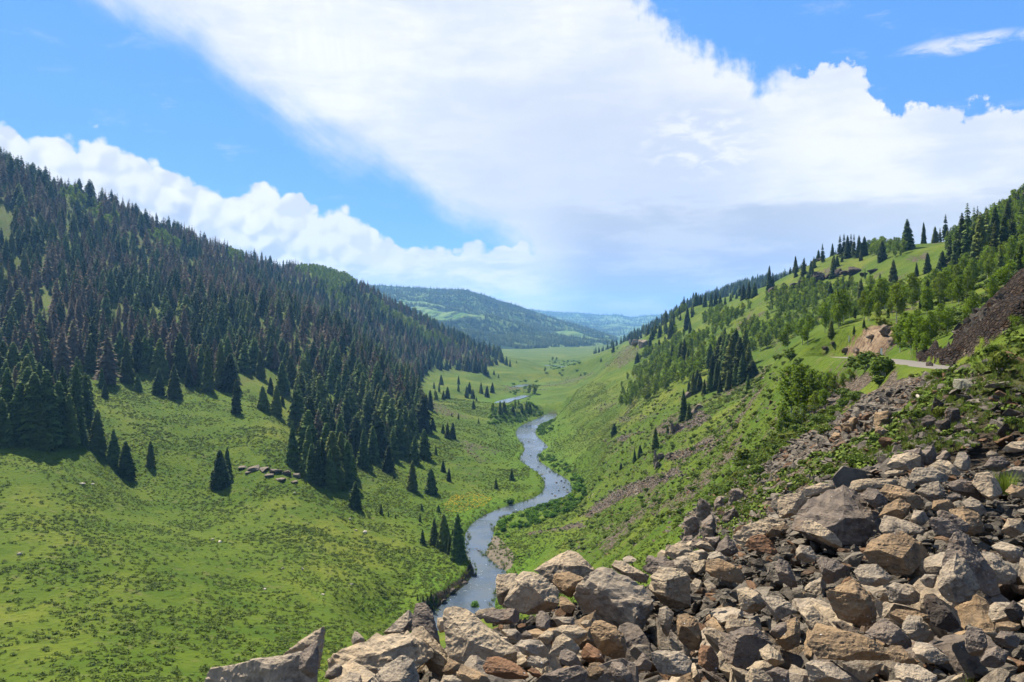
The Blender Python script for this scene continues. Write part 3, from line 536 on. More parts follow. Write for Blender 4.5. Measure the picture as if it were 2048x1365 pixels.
def new_mat(name):
    m = bpy.data.materials.new(name); m.use_nodes = True; nt = m.node_tree; nt.nodes.clear(); w = NW(nt)
    bs = w.node('ShaderNodeBsdfPrincipled'); out = w.node('ShaderNodeOutputMaterial'); nt.links.new(bs.outputs[0], out.inputs[0])
    bs.inputs['Specular IOR Level'].default_value = 0.2; bs.inputs['Roughness'].default_value = 0.85
    w.bs = bs; w.out = out; w.m = m
    return w
# ------------------------------------------------------------------ what covers the land (soft masks of scree, lush grass, forest floor ...)
def soft(polys, blur=0.0, dmin=0, dmax=1e9):
    c = np.zeros(UU.shape, bool)
    jx = fbm(XX, YY, 12, 3, 41) * 9; jy = fbm(XX, YY, 12, 3, 47) * 7
    for p in polys: c |= inpoly(UU + jx, PYV + jy, p)
    return (c & (DD > dmin) & (DD < dmax)).astype(float)
SCREE_FAR = [[(1283, 690), (1262, 688), (1236, 704), (1214, 722), (1196, 742), (1215, 744), (1246, 736), (1280, 712)],
             [(1170, 742), (1120, 760), (1076, 772), (1090, 778), (1150, 768), (1200, 748)],
             [(1000, 772), (990, 778), (1012, 788), (1060, 784), (1062, 776), (1030, 772)],
             [(1240, 793), (1190, 812), (1170, 826), (1180, 829), (1220, 814), (1246, 800)],
             [(1286, 828), (1240, 838), (1210, 846), (1235, 848), (1290, 838), (1330, 822)],
             [(846, 790), (836, 800), (862, 826), (900, 838), (960, 846), (1010, 850), (990, 842), (930, 828), (880, 808)],
             [(848, 872), (864, 866), (900, 880), (948, 900), (990, 912), (1010, 904), (960, 892), (900, 872), (866, 856)],
             [(920, 895), (950, 900), (985, 928), (968, 932), (938, 916)], [(892, 920), (920, 930), (968, 950), (956, 955), (915, 945)]]
SCREE_MID = [[(1160, 1036), (1180, 1034), (1240, 1002), (1310, 972), (1370, 944), (1352, 936), (1300, 952), (1240, 978), (1190, 1008)],
             [(1050, 1066), (1060, 1072), (1120, 1060), (1170, 1052), (1165, 1044), (1110, 1056)],
             [(1440, 872), (1400, 884), (1350, 904), (1320, 920), (1345, 924), (1420, 896)], [(1200, 888), (1250, 880), (1290, 862), (1260, 868), (1215, 880)],
             [(1400, 820), (1360, 850), (1320, 862), (1330, 872), (1400, 852), (1425, 836)],
             [(1735, 742), (1690, 760), (1640, 800), (1585, 830), (1600, 850), (1650, 824), (1720, 780), (1760, 752)],
             [(1860, 752), (1790, 762), (1740, 790), (1660, 850), (1590, 880), (1530, 930), (1500, 950), (1560, 950), (1640, 912), (1720, 880), (1800, 830), (1830, 790)]]
RUGGED = [[(1300, 1135), (1368, 1080), (1372, 1030), (1440, 984), (1500, 930), (1560, 930), (1640, 905), (1720, 870), (1780, 880), (1860, 900), (1900, 915), (1760, 950), (1560, 1040), (1450, 1110)]]
TALUS = [[(1846, 728), (1822, 715), (1900, 690), (1940, 652), (1975, 622), (2060, 560), (2400, 420), (2400, 560), (2060, 650), (1985, 690), (1930, 712), (1900, 738)]]
EARTH = [[(1660, 712), (1678, 702), (1690, 690), (1712, 676), (1740, 652), (1770, 646), (1806, 640), (1806, 658), (1786, 672), (1776, 700), (1760, 716), (1700, 712)]]
fieldn = fbm(XX, YY, 9, 4, 51)
scree = soft(SCREE_FAR, dmin=250) * 0.52 + soft(SCREE_MID, dmin=40, dmax=330) * 0.85
scree = np.maximum(scree, soft(RUGGED, dmin=25, dmax=160) * 0.8)
talus = soft(TALUS, dmin=48, dmax=130); earth = soft(EARTH, dmin=60, dmax=220)
scree = np.maximum(scree, talus)
# broken stone showing through the grass all over the near right-hand slope
nearR = sst(UU, 1330, 1560) * sst(DD, 170, 60) * sst(DD, 3, 26) * sst(PYV, 700, 760)
scree = np.maximum(scree, nearR * sst(fbm(XX + YY, YY - XX, 5, 4, 61), 0.10, 0.30) * 0.85)
far_ = 9 * sst(UU, 1150, 1320)
midR = sst(UU, 1120, 1240) * sst(DD, 620, 420) * sst(DD, 60, 95) * (ZZ > ZW + 6)
scree = np.maximum(scree, midR * sst(fbm(XX * .6 + YY * .35, YY * .5 - XX * .3, 7, 4, 63), 0.02, 0.30) * 0.62)
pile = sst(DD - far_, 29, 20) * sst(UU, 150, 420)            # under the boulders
FL = [[(-600, -200), (0, 300), (250, 420), (500, 520), (740, 585), (860, 650), (985, 715), (1005, 726), (930, 745), (850, 745), (838, 790), (850, 860), (835, 905), (790, 950), (700, 985), (610, 960), (580, 900), (590, 820), (520, 760), (420, 780), (320, 770), (200, 745), (170, 790), (160, 880), (0, 892), (-600, 860)]]
forest = soft(FL, dmin=205)
lush = sst(RIVD, 26, 3) * (ZZ < ZW + 9) * (0.5 + 0.5 * sst(fbm(XX, YY, 14, 3, 71), -0.3, 0.2))
k5 = np.array([1, 2, 3, 2, 1.]) / 9
def blur(a):
    a = np.apply_along_axis(lambda r: np.convolve(r, k5, 'same'), 0, a); return np.apply_along_axis(lambda r: np.convolve(r, k5, 'same'), 1, a)
BAR = [[(958, 1082), (1000, 1076), (1026, 1104), (1024, 1138), (1002, 1142), (975, 1126), (956, 1108)], [(1000, 1076), (1012, 1086), (990, 1076), (985, 1068)]]
gravel = soft(BAR, dmin=150, dmax=300)
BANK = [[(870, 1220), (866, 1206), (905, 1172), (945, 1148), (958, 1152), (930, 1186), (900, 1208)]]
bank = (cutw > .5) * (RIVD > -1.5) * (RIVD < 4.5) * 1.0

def ground_material():
    w = new_mat("meadow_ground"); nt = w.nt
    pos = w.node('ShaderNodeNewGeometry').outputs['Position']
    nrm = w.node('ShaderNodeNewGeometry').outputs['Normal']
    big = w.noise(pos, 0.018, 3, 0.5); mid = w.noise(pos, 0.11, 4, 0.6); sm = w.noise(pos, 0.9, 4, 0.65); tiny = w.noise(pos, 5.0, 3, 0.6)
    tuft = w.voro(w.vadd(pos, w.vmul(w.noise(pos, 1.5, 2, 0.5, color=True), (0.8, 0.8, 0.8))), 0.75)
    g = w.mix(w.step(mid, 0.38, 0.62), (0.053, 0.079, 0.006), (0.033, 0.061, 0.004))
    g = w.mix(w.step(big, 0.44, 0.62), g, w.mix(w.step(mid, 0.42, 0.6), (0.082, 0.097, 0.011), (0.055, 0.079, 0.007)))
    g = w.mix(w.step(w.noise(pos, 0.045, 4, 0.6), 0.50, 0.62, 0.0, 0.55), g, (0.040, 0.068, 0.005))
    g = w.mix(w.step(sm, 0.48, 0.64, 0.0, 0.5), g, (0.040, 0.058, 0.007))
    g = w.mix(w.step(tuft, 0.28, 0.05, 0.0, 0.5), g, (0.032, 0.050, 0.006))
    g = w.mix(w.step(tiny, 0.62, 0.74, 0.0, 0.3), g, (0.105, 0.115, 0.030))
    g = w.mix(w.step(w.noise(pos, 0.35, 4, 0.6), 0.58, 0.68, 0.0, 0.45), g, (0.088, 0.080, 0.034))
    g = w.mix(w.attr('lush'), g, w.mix(w.step(sm, 0.4, 0.6), (0.034, 0.068, 0.005), (0.060, 0.104, 0.008)))
    g = w.mix(w.math('MULTIPLY', w.attr('forest'), w.step(mid, 0.35, 0.60, 0.65, 0.10)), g, w.mix(w.step(sm, 0.4, 0.6), (0.030, 0.038, 0.012), (0.052, 0.055, 0.020)))
    cells = w.voro(pos, 3.0, 'F1', 1); sepc = w.node('ShaderNodeSeparateColor'); w.put(sepc.inputs[0], cells)
    edge = w.voro(pos, 3.0, 'DISTANCE_TO_EDGE'); big_e = w.voro(w.vadd(pos, w.vmul(w.noise(pos, 0.9, 3, 0.6, color=True), (1.2, 1.2, 1.2))), 0.7, 'DISTANCE_TO_EDGE')
    rock = w.mix(sepc.outputs[0], (0.070, 0.056, 0.042), (0.165, 0.132, 0.098))
    rock = w.mix(w.step(sm, 0.52, 0.66), rock, (0.105, 0.066, 0.040))
    rock = w.mix(w.step(edge, 0.06, 0.01, 0.0, 0.6), rock, (0.022, 0.018, 0.014))
    rock = w.mix(w.attr('talus'), rock, w.mix(1.0, rock, (0.24, 0.22, 0.22), 'MULTIPLY'))
    rn = w.math('ADD', w.attr('scree'), w.math('MULTIPLY', w.math('SUBTRACT', w.noise(pos, 0.7, 5, 0.7), 0.5), 1.3))
    rm = w.step(rn, 0.45, 0.62)
    slope = w.node('ShaderNodeSeparateXYZ'); w.put(slope.inputs[0], nrm)
    c = w.mix(rm, g, rock)
    ear = w.mix(w.step(mid, 0.4, 0.6), (0.125, 0.088, 0.055), (0.175, 0.128, 0.082)); ear = w.mix(w.step(sm, 0.50, 0.60), ear, (0.075, 0.048, 0.032))
    ear = w.mix(w.step(w.noise(w.vmul(pos, (1, 1, 3.5)), 0.8, 4, 0.6), 0.55, 0.62, 0.0, 0.7), ear, (0.085, 0.052, 0.032))
    c = w.mix(w.step(w.math('ADD', w.attr('earth'), w.math('MULTIPLY', w.math('SUBTRACT', sm, 0.5), 0.8)), 0.45, 0.6), c, ear)
    gv = w.mix(w.step(tiny, 0.4, 0.6), (0.080, 0.066, 0.048), (0.135, 0.112, 0.082))
    c = w.mix(w.step(w.math('ADD', w.attr('gravel'), w.math('MULTIPLY', w.math('SUBTRACT', mid, 0.5), 0.6)), 0.45, 0.6), c, gv)
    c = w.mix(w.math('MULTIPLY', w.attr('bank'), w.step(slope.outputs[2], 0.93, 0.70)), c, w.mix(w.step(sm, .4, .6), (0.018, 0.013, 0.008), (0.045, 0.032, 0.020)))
    c = w.mix(w.attr('bed'), c, (0.034, 0.028, 0.018))
    c = w.mix(w.attr('pile'), c, w.mix(w.step(tiny, 0.4, 0.6), (0.018, 0.014, 0.010), (0.040, 0.031, 0.022)))  # dark soil; shade of the gaps between boulders is put into its colour
    w.put(w.bs.inputs['Base Color'], c); w.bs.inputs['Roughness'].default_value = 0.95
    w.bs.inputs['Specular IOR Level'].default_value = 0.05
    hg = w.math('ADD', w.math('MULTIPLY', sm, 0.7), w.math('ADD', w.math('MULTIPLY', tiny, 0.22), w.math('MULTIPLY', w.step(tuft, 0.5, 0.0), 0.35)))
    hr = w.math('ADD', w.math('MULTIPLY', w.step(edge, 0.0, 0.22), 0.5), w.math('ADD', w.math('MULTIPLY', sepc.outputs[1], 0.4), w.math('MULTIPLY', w.step(big_e, 0, 0.3), 0.4)))
    h = w.node('ShaderNodeMix', data_type='FLOAT'); w.put(h.inputs[0], rm); w.put(h.inputs[2], hg); w.put(h.inputs[3], hr)
    w.put(w.bs.inputs['Normal'], w.bump(h.outputs[0], 0.9, 0.55))
    return w.m

def build_ground():
    # stony parts get real broken relief
    rel = fbm(XX, YY, 1.6, 3, 77)
    z = ZZ + scree * rel * 0.30 * sst(DD, 20, 45) + talus * np.abs(fbm(XX, YY, 4.5, 3, 78)) * 2.4 + earth * fbm(XX, YY, 6, 3, 79) * 1.0
    z = z - pile * 0.55 * sst(DD, 3.0, 5.5)           # the ground lies deeper than the boulders heaped on it
    V = np.stack([XX, YY, z], -1).reshape(-1, 3)
    i = np.arange(NU * ND).reshape(NU, ND)
    Fc = np.stack([i[:-1, :-1], i[1:, :-1], i[1:, 1:], i[:-1, 1:]], -1).reshape(-1, 4)
    o = mesh_obj("ground", V, Fc, ground_material(), smooth=True, uniform=True)
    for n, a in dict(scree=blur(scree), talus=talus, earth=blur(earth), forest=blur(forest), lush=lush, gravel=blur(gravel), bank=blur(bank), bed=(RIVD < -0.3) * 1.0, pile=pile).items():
        add_attr(o.data, n, a)
    tag(o, kind='structure')
build_ground()

# ------------------------------------------------------------------ far mountain and hills
def polar_hill(name, ridge, rd, d0, d1, z0, mat, us, nd=200, seed=5, rough=30, wl=420, back=0.75):
    ds = np.concatenate([np.linspace(d0, rd, nd), np.linspace(rd, d1, 30)[1:]])
    U, D = np.meshgrid(us, ds, indexing='ij'); rz = (HY - np.interp(us, *zip(*ridge))) / F * rd
    s = np.clip((D - d0) / (rd - d0), 0, 1); b = np.clip((D - rd) / (d1 - rd), 0, 1)
    X = (U - CX) / F * D
    prof = s ** 0.85
    z = z0 + (rz[:, None] - z0) * prof
    g = fbm(X, D * 1.0, wl, 5, seed) ; gg = np.abs(fbm(X + 0.6 * D, D, wl * 0.8, 4, seed + 9))
    z = z + (g * rough - gg * rough * 1.5) * np.sin(np.clip(s, 0, 1) * math.pi) ** 0.8 * (rz[:, None] > z0 + 12)
    z = z + fbm(X, D, wl * 0.12, 3, seed + 3) * rough * 0.12 * s
    z = z - b * (z - z0) * back
    z = np.minimum(z, np.maximum(rz[:, None] / rd * D, z0) + 1e9)
    V = np.stack([X, D, z], -1).reshape(-1, 3); n, k = U.shape; i = np.arange(n * k).reshape(n, k)
    Fc = np.stack([i[:-1, :-1], i[1:, :-1], i[1:, 1:], i[:-1, 1:]], -1).reshape(-1, 4)
    o = mesh_obj(name, V, Fc, mat, smooth=True, uniform=True); tag(o, kind='structure')
    return o, X, D, z, U
def hill_material(name, s):
    w = new_mat(name)
    pos = w.node('ShaderNodeNewGeometry').outputs['Position']
    p2 = w.vmul(pos, (1, 1, 0.6))
    a = w.noise(p2, 0.0042 * s, 5, 0.60); b = w.noise(p2, 0.030 * s, 4, 0.6); c = w.voro(p2, 0.085 * s)
    fm = w.step(w.math('ADD', a, w.math('MULTIPLY', w.math('SUBTRACT', b, 0.5), 0.34)), 0.47, 0.54, 1.0, 0.0)
    mead = w.mix(w.step(b, 0.4, 0.6), (0.058, 0.104, 0.030), (0.096, 0.138, 0.046))
    trees = w.mix(w.step(c, 0.1, 0.6), (0.026, 0.048, 0.018), (0.012, 0.024, 0.011))
    trees = w.mix(w.step(w.noise(p2, 0.008 * s, 3, 0.5), 0.56, 0.64), trees, (0.052, 0.105, 0.024))
    w.put(w.bs.inputs['Base Color'], w.mix(fm, mead, trees)); w.bs.inputs['Roughness'].default_value = 0.95; w.bs.inputs['Specular IOR Level'].default_value = 0.03
    w.put(w.bs.inputs['Normal'], w.bump(w.math('MULTIPLY', fm, w.math('SUBTRACT', 1.0, c)), 0.8, 7.0))
    return w.m
MR = [(-600, 600), (300, 590), (600, 580), (700, 573), (760, 572), (830, 576), (880, 579), (930, 580), (965, 590), (1000, 602), (1040, 613), (1080, 628), (1130, 643), (1180, 658), (1215, 670), (1250, 684), (1290, 700), (1330, 706), (3000, 720)]
MTN, mX, mD, mZ, mU = polar_hill("mountain", MR, 3500.0, 1960.0, 4600.0, -62.0, hill_material("wooded_mountain", 1.0), np.linspace(250, 1420, 330), nd=170, rough=40)
HR = [(-1000, 640), (700, 640), (1000, 626), (1060, 619), (1075, 621), (1110, 624), (1160, 626), (1200, 630), (1235, 629), (1262, 635), (1300, 630), (1340, 628), (1400, 622), (1700, 600), (3000, 590)]
HILLS, hX, hD, hZ, hU = polar_hill("hills", HR, 7600.0, 4700.0, 9000.0, -66.0, hill_material("wooded_hills", 0.7), np.linspace(500, 2300, 220), nd=110, rough=26, wl=700, seed=15)

# ------------------------------------------------------------------ river
def water_material():
    w = new_mat("river_water")
    pos = w.node('ShaderNodeNewGeometry').outputs['Position']
    rip = w.noise(pos, 1.1, 4, 0.65, 0.3); chop = w.noise(pos, 3.4, 4, 0.7)
    cur = w.noise(pos, 0.10, 3, 0.5)
    rif = w.step(w.noise(pos, 0.055, 3, 0.55), 0.42, 0.56)
    foam = w.math('MULTIPLY', w.step(w.noise(w.vmul(pos, (1, .6, 1)), 1.3, 5, 0.75), 0.60, 0.70), w.math('ADD', w.math('MULTIPLY', rif, 0.85), 0.04))
    c = w.mix(w.step(cur, 0.35, 0.65), (0.040, 0.050, 0.054), (0.028, 0.045, 0.070))
    c = w.mix(w.math('MULTIPLY', foam, 0.75), c, (0.60, 0.62, 0.64))
    w.put(w.bs.inputs['Base Color'], c); w.put(w.bs.inputs['Roughness'], w.mix(foam, 0.10, 0.6))
    w.bs.inputs['IOR'].default_value = 1.33; w.bs.inputs['Specular IOR Level'].default_value = 1.0
    h = w.math('ADD', rip, w.math('MULTIPLY', chop, 0.35))
    w.put(w.bs.inputs['Normal'], w.bump(w.math('MULTIPLY', h, w.math('ADD', w.math('MULTIPLY', rif, 0.85), 0.35)), 1.0, 0.11))
    return w.m
def build_river():
    V = []; Fc = []
    def ribbon(L, R, n=6, z=ZW):
        base = len(V)
        for a, b in zip(L, R):
            e = (a - b) / (np.hypot(*(a - b)) + 1e-9) * 1.2
            a2, b2 = a + e, b - e
            for k in range(n + 1): p = a2 + (b2 - a2) * k / n; V.append((p[0], p[1], z))
        for i in range(len(L) - 1):
            for k in range(n): q = base + i * (n + 1) + k; Fc.append((q, q + 1, q + n + 2, q + n + 1))
    ribbon(LBs, RBs)
    for s in FARW:
        d = np.gradient(s[:, :2], axis=0); nn = np.stack([-d[:, 1], d[:, 0]], 1); nn /= np.hypot(*nn.T)[:, None]
        e0 = s[0, :2] - (s[1, :2] - s[0, :2]) * 0.15; e1 = s[-1, :2] + (s[-1, :2] - s[-2, :2]) * 0.15
        C = np.vstack([e0, s[:, :2], e1]); N = np.vstack([nn[:1], nn, nn[-1:]]); H = np.r_[s[0, 2] * .3, s[:, 2], s[-1, 2] * .3]
        ribbon(C + N * H[:, None], C - N * H[:, None], 4)
    o = mesh_obj("river", V, Fc, water_material(), smooth=True, uniform=True); tag(o, kind='structure')
build_river()

# ------------------------------------------------------------------ road
def build_road():
    w = new_mat("asphalt"); pos = w.node('ShaderNodeNewGeometry').outputs['Position']
    w.put(w.bs.inputs['Base Color'], w.mix(w.noise(pos, 6, 4, 0.6), (0.085, 0.075, 0.062), (0.125, 0.110, 0.090)))
    t = np.linspace(0, len(ROAD) - 1, 80); C = np.stack([np.interp(t, range(len(ROAD)), ROAD[:, k]) for k in range(3)], 1)
    d = np.gradient(C[:, :2], axis=0); n = np.stack([-d[:, 1], d[:, 0]], 1); n /= np.hypot(*n.T)[:, None]
    V = []; 
    for c, m_ in zip(C, n):
        for s, dz in ((-1.9, -0.12), (-1.4, 0.02), (0, 0.05), (1.4, 0.02), (1.9, -0.12)): V.append((c[0] + m_[0] * s, c[1] + m_[1] * s, c[2] + dz))
    Fc = [(i * 5 + k, i * 5 + k + 1, i * 5 + k + 6, i * 5 + k + 5) for i in range(len(C) - 1) for k in range(4)]
    tag(mesh_obj("road", V, Fc, w.m, uniform=True), kind='structure')
build_road()

# ------------------------------------------------------------------ haze
def build_haze():
    m = bpy.data.materials.new("haze_air"); m.use_nodes = True; nt = m.node_tree; nt.nodes.clear()
    v = nt.nodes.new('ShaderNodeVolumePrincipled'); o = nt.nodes.new('ShaderNodeOutputMaterial'); nt.links.new(v.outputs[0], o.inputs['Volume'])
    v.inputs['Color'].default_value = (0.22, 0.52, 1.0, 1); v.inputs['Density'].default_value = 0.85e-4; v.inputs['Anisotropy'].default_value = 0.25
    x0, x1, y0, y1, z0, z1 = -9000, 9000, -40, 9400, -72, 330
    V = [(x, y, z) for x in (x0, x1) for y in (y0, y1) for z in (z0, z1)]
    tag(mesh_obj("haze", V, [(0, 1, 3, 2), (4, 6, 7, 5), (0, 4, 5, 1), (2, 3, 7, 6), (0, 2, 6, 4), (1, 5, 7, 3)], m), kind='stuff')
build_haze()
# ------------------------------------------------------------------ vegetation materials
def rand_socket(w):
    return w.node('ShaderNodeObjectInfo').outputs['Random']
def foliage_mat(name, a, b, c=None, rough=0.9, var=0.5, transl=0.0):
    """leaf colours a..b by leaf, c for an odd clump; a slight difference from plant to plant"""
    w = new_mat(name); pos = w.node('ShaderNodeNewGeometry').outputs['Position']
    r = rand_socket(w); n = w.noise(pos, 1.6, 2, 0.6)
    isl = w.node('ShaderNodeNewGeometry').outputs['Random Per Island']
    col = w.mix(w.step(w.math('ADD', w.math('MULTIPLY', isl, 0.6), w.math('MULTIPLY', n, 0.4)), 0.15, 0.85), a, b)
    if c: col = w.mix(w.step(w.math('FRACT', w.math('MULTIPLY', r, 7.31)), 0.55, 1.0, 0.0, 0.8), col, c)
    col = w.mix(1.0, col, w.mix(r, (1 - var * 0.5,) * 3, (1 + var * 0.5,) * 3), 'MULTIPLY')
    w.put(w.bs.inputs['Base Color'], col); w.bs.inputs['Roughness'].default_value = rough; w.bs.inputs['Specular IOR Level'].default_value = 0.12
    if transl > 0:
        tr = w.node('ShaderNodeBsdfTranslucent'); w.put(tr.inputs[0], col); mx = w.node('ShaderNodeMixShader'); mx.inputs[0].default_value = transl
        w.nt.links.new(w.bs.outputs[0], mx.inputs[1]); w.nt.links.new(tr.outputs[0], mx.inputs[2]); w.nt.links.new(mx.outputs[0], w.out.inputs[0])
    return w.m
M_SPR = foliage_mat("spruce_needles", (0.020, 0.040, 0.009), (0.068, 0.102, 0.020), (0.092, 0.108, 0.018), var=1.1)
M_DEAD = foliage_mat("dead_needles", (0.066, 0.048, 0.028), (0.140, 0.104, 0.064), (0.130, 0.086, 0.042), var=0.5)
M_ASP = foliage_mat("aspen_leaves", (0.060, 0.105, 0.008), (0.130, 0.190, 0.015), (0.115, 0.150, 0.014), var=0.35, transl=0.50)
M_BUSH = foliage_mat("shrub_leaves", (0.040, 0.072, 0.010), (0.088, 0.125, 0.016), (0.110, 0.125, 0.018), var=0.4, transl=0.28)
M_WILLOW = foliage_mat("willow_leaves", (0.036, 0.088, 0.006), (0.072, 0.145, 0.010), (0.052, 0.105, 0.008), var=0.35, transl=0.3)
M_SAGE = foliage_mat("sage_leaves", (0.040, 0.064, 0.007), (0.088, 0.118, 0.014), (0.060, 0.088, 0.008), var=0.5)
M_GRASS = foliage_mat("grass_blades", (0.060, 0.105, 0.012), (0.115, 0.150, 0.025), (0.14, 0.14, 0.045), var=0.4, transl=0.3)
def plain(name, c, r=0.9, c2=None, s=5):
    w = new_mat(name)
    if c2: w.put(w.bs.inputs['Base Color'], w.mix(w.step(w.noise(w.node('ShaderNodeTexCoord').outputs['Object'], s, 4, 0.6), 0.35, 0.65), c, c2))
    else: w.bs.inputs['Base Color'].default_value = (*c, 1)
    w.bs.inputs['Roughness'].default_value = r; return w.m
M_BARK = plain("spruce_bark", (0.075, 0.058, 0.046), 0.95, (0.12, 0.095, 0.075))
M_PALE = plain("aspen_bark", (0.40, 0.39, 0.33), 0.9, (0.20, 0.19, 0.16))
M_GREYWOOD = plain("bleached_wood", (0.34, 0.31, 0.28), 0.9, (0.22, 0.19, 0.17))

# ------------------------------------------------------------------ plant shapes (height 1, scaled when placed)
def spruce_geo(seed, levels, per, R=0.19, dead=False, low=0.02, power=0.85, gap=0.0):
    r = random.Random(seed); V = []; Fc = []
    lop = r.uniform(-1, 1)
    for L in range(levels):
        t = (L + r.uniform(-.3, .3)) / levels; t = min(max(t, 0), 0.985)
        z = low + (1 - low) * t
        n = max(3, int(per * (1 - t * 0.6)))
        if r.random() < gap: continue
        a0 = r.uniform(0, 6.28)
        for k in range(n):
            if dead and r.random() < 0.30: continue
            a = a0 + 6.283 * k / n + r.uniform(-.25, .25)
            ln = R * ((1 - t) ** power) * r.uniform(0.58, 1.22) * (1 + 0.12 * math.sin(a + lop * 3)) + 0.010
            if t < 0.06: ln *= 0.8
            wd = ln * (0.34 if not dead else 0.20) + 0.006
            dr = ln * r.uniform(0.25, 0.55)
            c, s = math.cos(a), math.sin(a)
            b = len(V)
            V += [(0, 0, z + ln * 0.18), (c * ln * .55 - s * wd, s * ln * .55 + c * wd, z - dr * .55 - wd * .25), (c * ln, s * ln, z - dr * .80), (c * ln * .55 + s * wd, s * ln * .55 - c * wd, z - dr * .55 - wd * .25), (c * ln * .6, s * ln * .6, z - dr * .25)]
            Fc += [(b, b + 1, b + 4), (b, b + 4, b + 3), (b + 1, b + 2, b + 4), (b + 4, b + 2, b + 3)]
            if not dead:                                # drooping side twigs make the edge ragged
                for q in (-1, 1):
                    m = len(V); f = r.uniform(.45, .9); e = wd * r.uniform(.8, 1.5)
                    V += [(c * ln * f, s * ln * f, z - dr * f * .6), (c * ln * (f + .14) - s * e * q, s * ln * (f + .14) + c * e * q, z - dr * f - e * .7), (c * ln * (f - .22) - s * e * q * .7, s * ln * (f - .22) + c * e * q * .7, z - dr * f - e * .5)]
                    Fc.append((m, m + 1, m + 2))
    b = len(V); V += [(0.006, 0, .94), (-.004, .005, .94), (-.003, -.005, .94), (0, 0, 1.0)]; Fc += [(b, b + 1, b + 3), (b + 1, b + 2, b + 3), (b + 2, b, b + 3)]
    return V, Fc
def trunk_geo(r0, h, n=6, top=0.1, bend=0.0, z0=-0.03):
    V = []; Fc = []
    for i, t in enumerate((0, .35, .7, 1)):
        rr = r0 * (1 - t * (1 - top))
        for k in range(n): a = 6.283 * k / n; V.append((math.cos(a) * rr + bend * t * t, math.sin(a) * rr, z0 + (h - z0) * t))
        if i:
            for k in range(n): Fc.append(((i - 1) * n + k, (i - 1) * n + (k + 1) % n, i * n + (k + 1) % n, i * n + k))
    V.append((bend, 0, h + r0)); q = len(V) - 1
    for k in range(n): Fc.append((3 * n + k, 3 * n + (k + 1) % n, q))
    return V, Fc
def limb(V, Fc, a, b, r1, r2, n=4):
    a, b = Vector(a), Vector(b); d = (b - a).normalized(); u = d.orthogonal().normalized(); v = d.cross(u); m = len(V)
    for p, r in ((a, r1), (b, r2)):
        for k in range(n): g = 6.283 * k / n; V.append(tuple(p + u * math.cos(g) * r + v * math.sin(g) * r))
    for k in range(n): Fc.append((m + k, m + (k + 1) % n, m + n + (k + 1) % n, m + n + k))
def leafy_geo(seed, lobes, leaves, size, flat=1.0):
    """leaves spread through several lobes (cx, cy, cz, r); thinner towards each middle"""
    r = random.Random(seed); V = []; Fc = []
    tot = sum(l[3] ** 2 for l in lobes)
    for cx, cy, cz, R in lobes:
        for _ in range(int(leaves * R * R / tot)):
            d = Vector((r.gauss(0, 1), r.gauss(0, 1), r.gauss(0, 1))).normalized() * R * (r.uniform(.35, 1.0) ** 0.5) * r.uniform(.8, 1.1)
            p = Vector((cx, cy, cz)) + Vector((d.x, d.y, d.z * flat))
            if p.z < 0: p.z = abs(p.z) * .3
            s = size * r.uniform(.6, 1.35)
            n = (d.normalized() + Vector((r.gauss(0, .6), r.gauss(0, .6), r.gauss(0, .6) + .3))).normalized()
            u = n.orthogonal().normalized(); u = Matrix.Rotation(r.uniform(0, 6.28), 3, n) @ u; v = n.cross(u); b = len(V)
            V += [tuple(p + u * s), tuple(p + v * s * .75), tuple(p - u * s * .9 + n * s * .3), tuple(p - v * s * .7)]
            Fc += [(b, b + 1, b + 2), (b, b + 2, b + 3)]
    return V, Fc
def aspen_geo(seed, leaves=900, size=0.022):
    r = random.Random(seed); lobes = []
    n = 9
    for i in range(n):
        t = i / (n - 1); z = .26 + .62 * t; rad = .15 * math.sin(math.pi * (0.18 + .72 * t)) ** .8
        a = r.uniform(0, 6.28); off = rad * r.uniform(.3, .9)
        lobes.append((math.cos(a) * off, math.sin(a) * off, z, .055 + rad * .55))
    lobes.append((0, 0, .90, .06))
    V, Fc = leafy_geo(seed, lobes, leaves, size, 1.15)
    tv, tf = trunk_geo(.011, .82, 5, .25, r.uniform(-.03, .03))
    for l in lobes[2:]: limb(tv, tf, (0, 0, l[2] - .12), (l[0], l[1], l[2]), .004, .002)
    return (V, Fc), (tv, tf)
def bush_geo(seed, leaves=420, size=0.075):
    r = random.Random(seed); lobes = []
    for i in range(7):
        a = r.uniform(0, 6.28); q = r.uniform(.05, .36); lobes.append((math.cos(a) * q, math.sin(a) * q, r.uniform(.14, .60) - q * .3, r.uniform(.22, .34)))
    V, Fc = leafy_geo(seed, lobes, leaves, size)
    tv, tf = [], []
    for l in lobes: limb(tv, tf, (l[0] * .15, l[1] * .15, -.08), (l[0], l[1], l[2]), .022, .008)
    return (V, Fc), (tv, tf)
def clump_geo(seed, n=26, size=.30):
    """low rounded sage clump"""
    r = random.Random(seed); V = []; Fc = []
    for _ in range(n):
        a = r.uniform(0, 6.28); e = r.uniform(0.05, 1.35); R = r.uniform(.30, .52)
        p = Vector((math.cos(a) * math.cos(e) * R, math.sin(a) * math.cos(e) * R, math.sin(e) * R * .8 + .02)); nn = (p.normalized() + Vector((r.gauss(0, .4), r.gauss(0, .4), r.gauss(0, .4)))).normalized()
        u = nn.orthogonal().normalized(); u = Matrix.Rotation(r.uniform(0, 6.28), 3, nn) @ u; v = nn.cross(u); s = size * r.uniform(.5, 1); b = len(V)
        V += [tuple(p + u * s * .7), tuple(p + v * s * .5), tuple(p - u * s * .6 + nn * s * .3), tuple(p - v * s * .5)]; Fc += [(b, b + 1, b + 2), (b, b + 2, b + 3)]
    return V, Fc
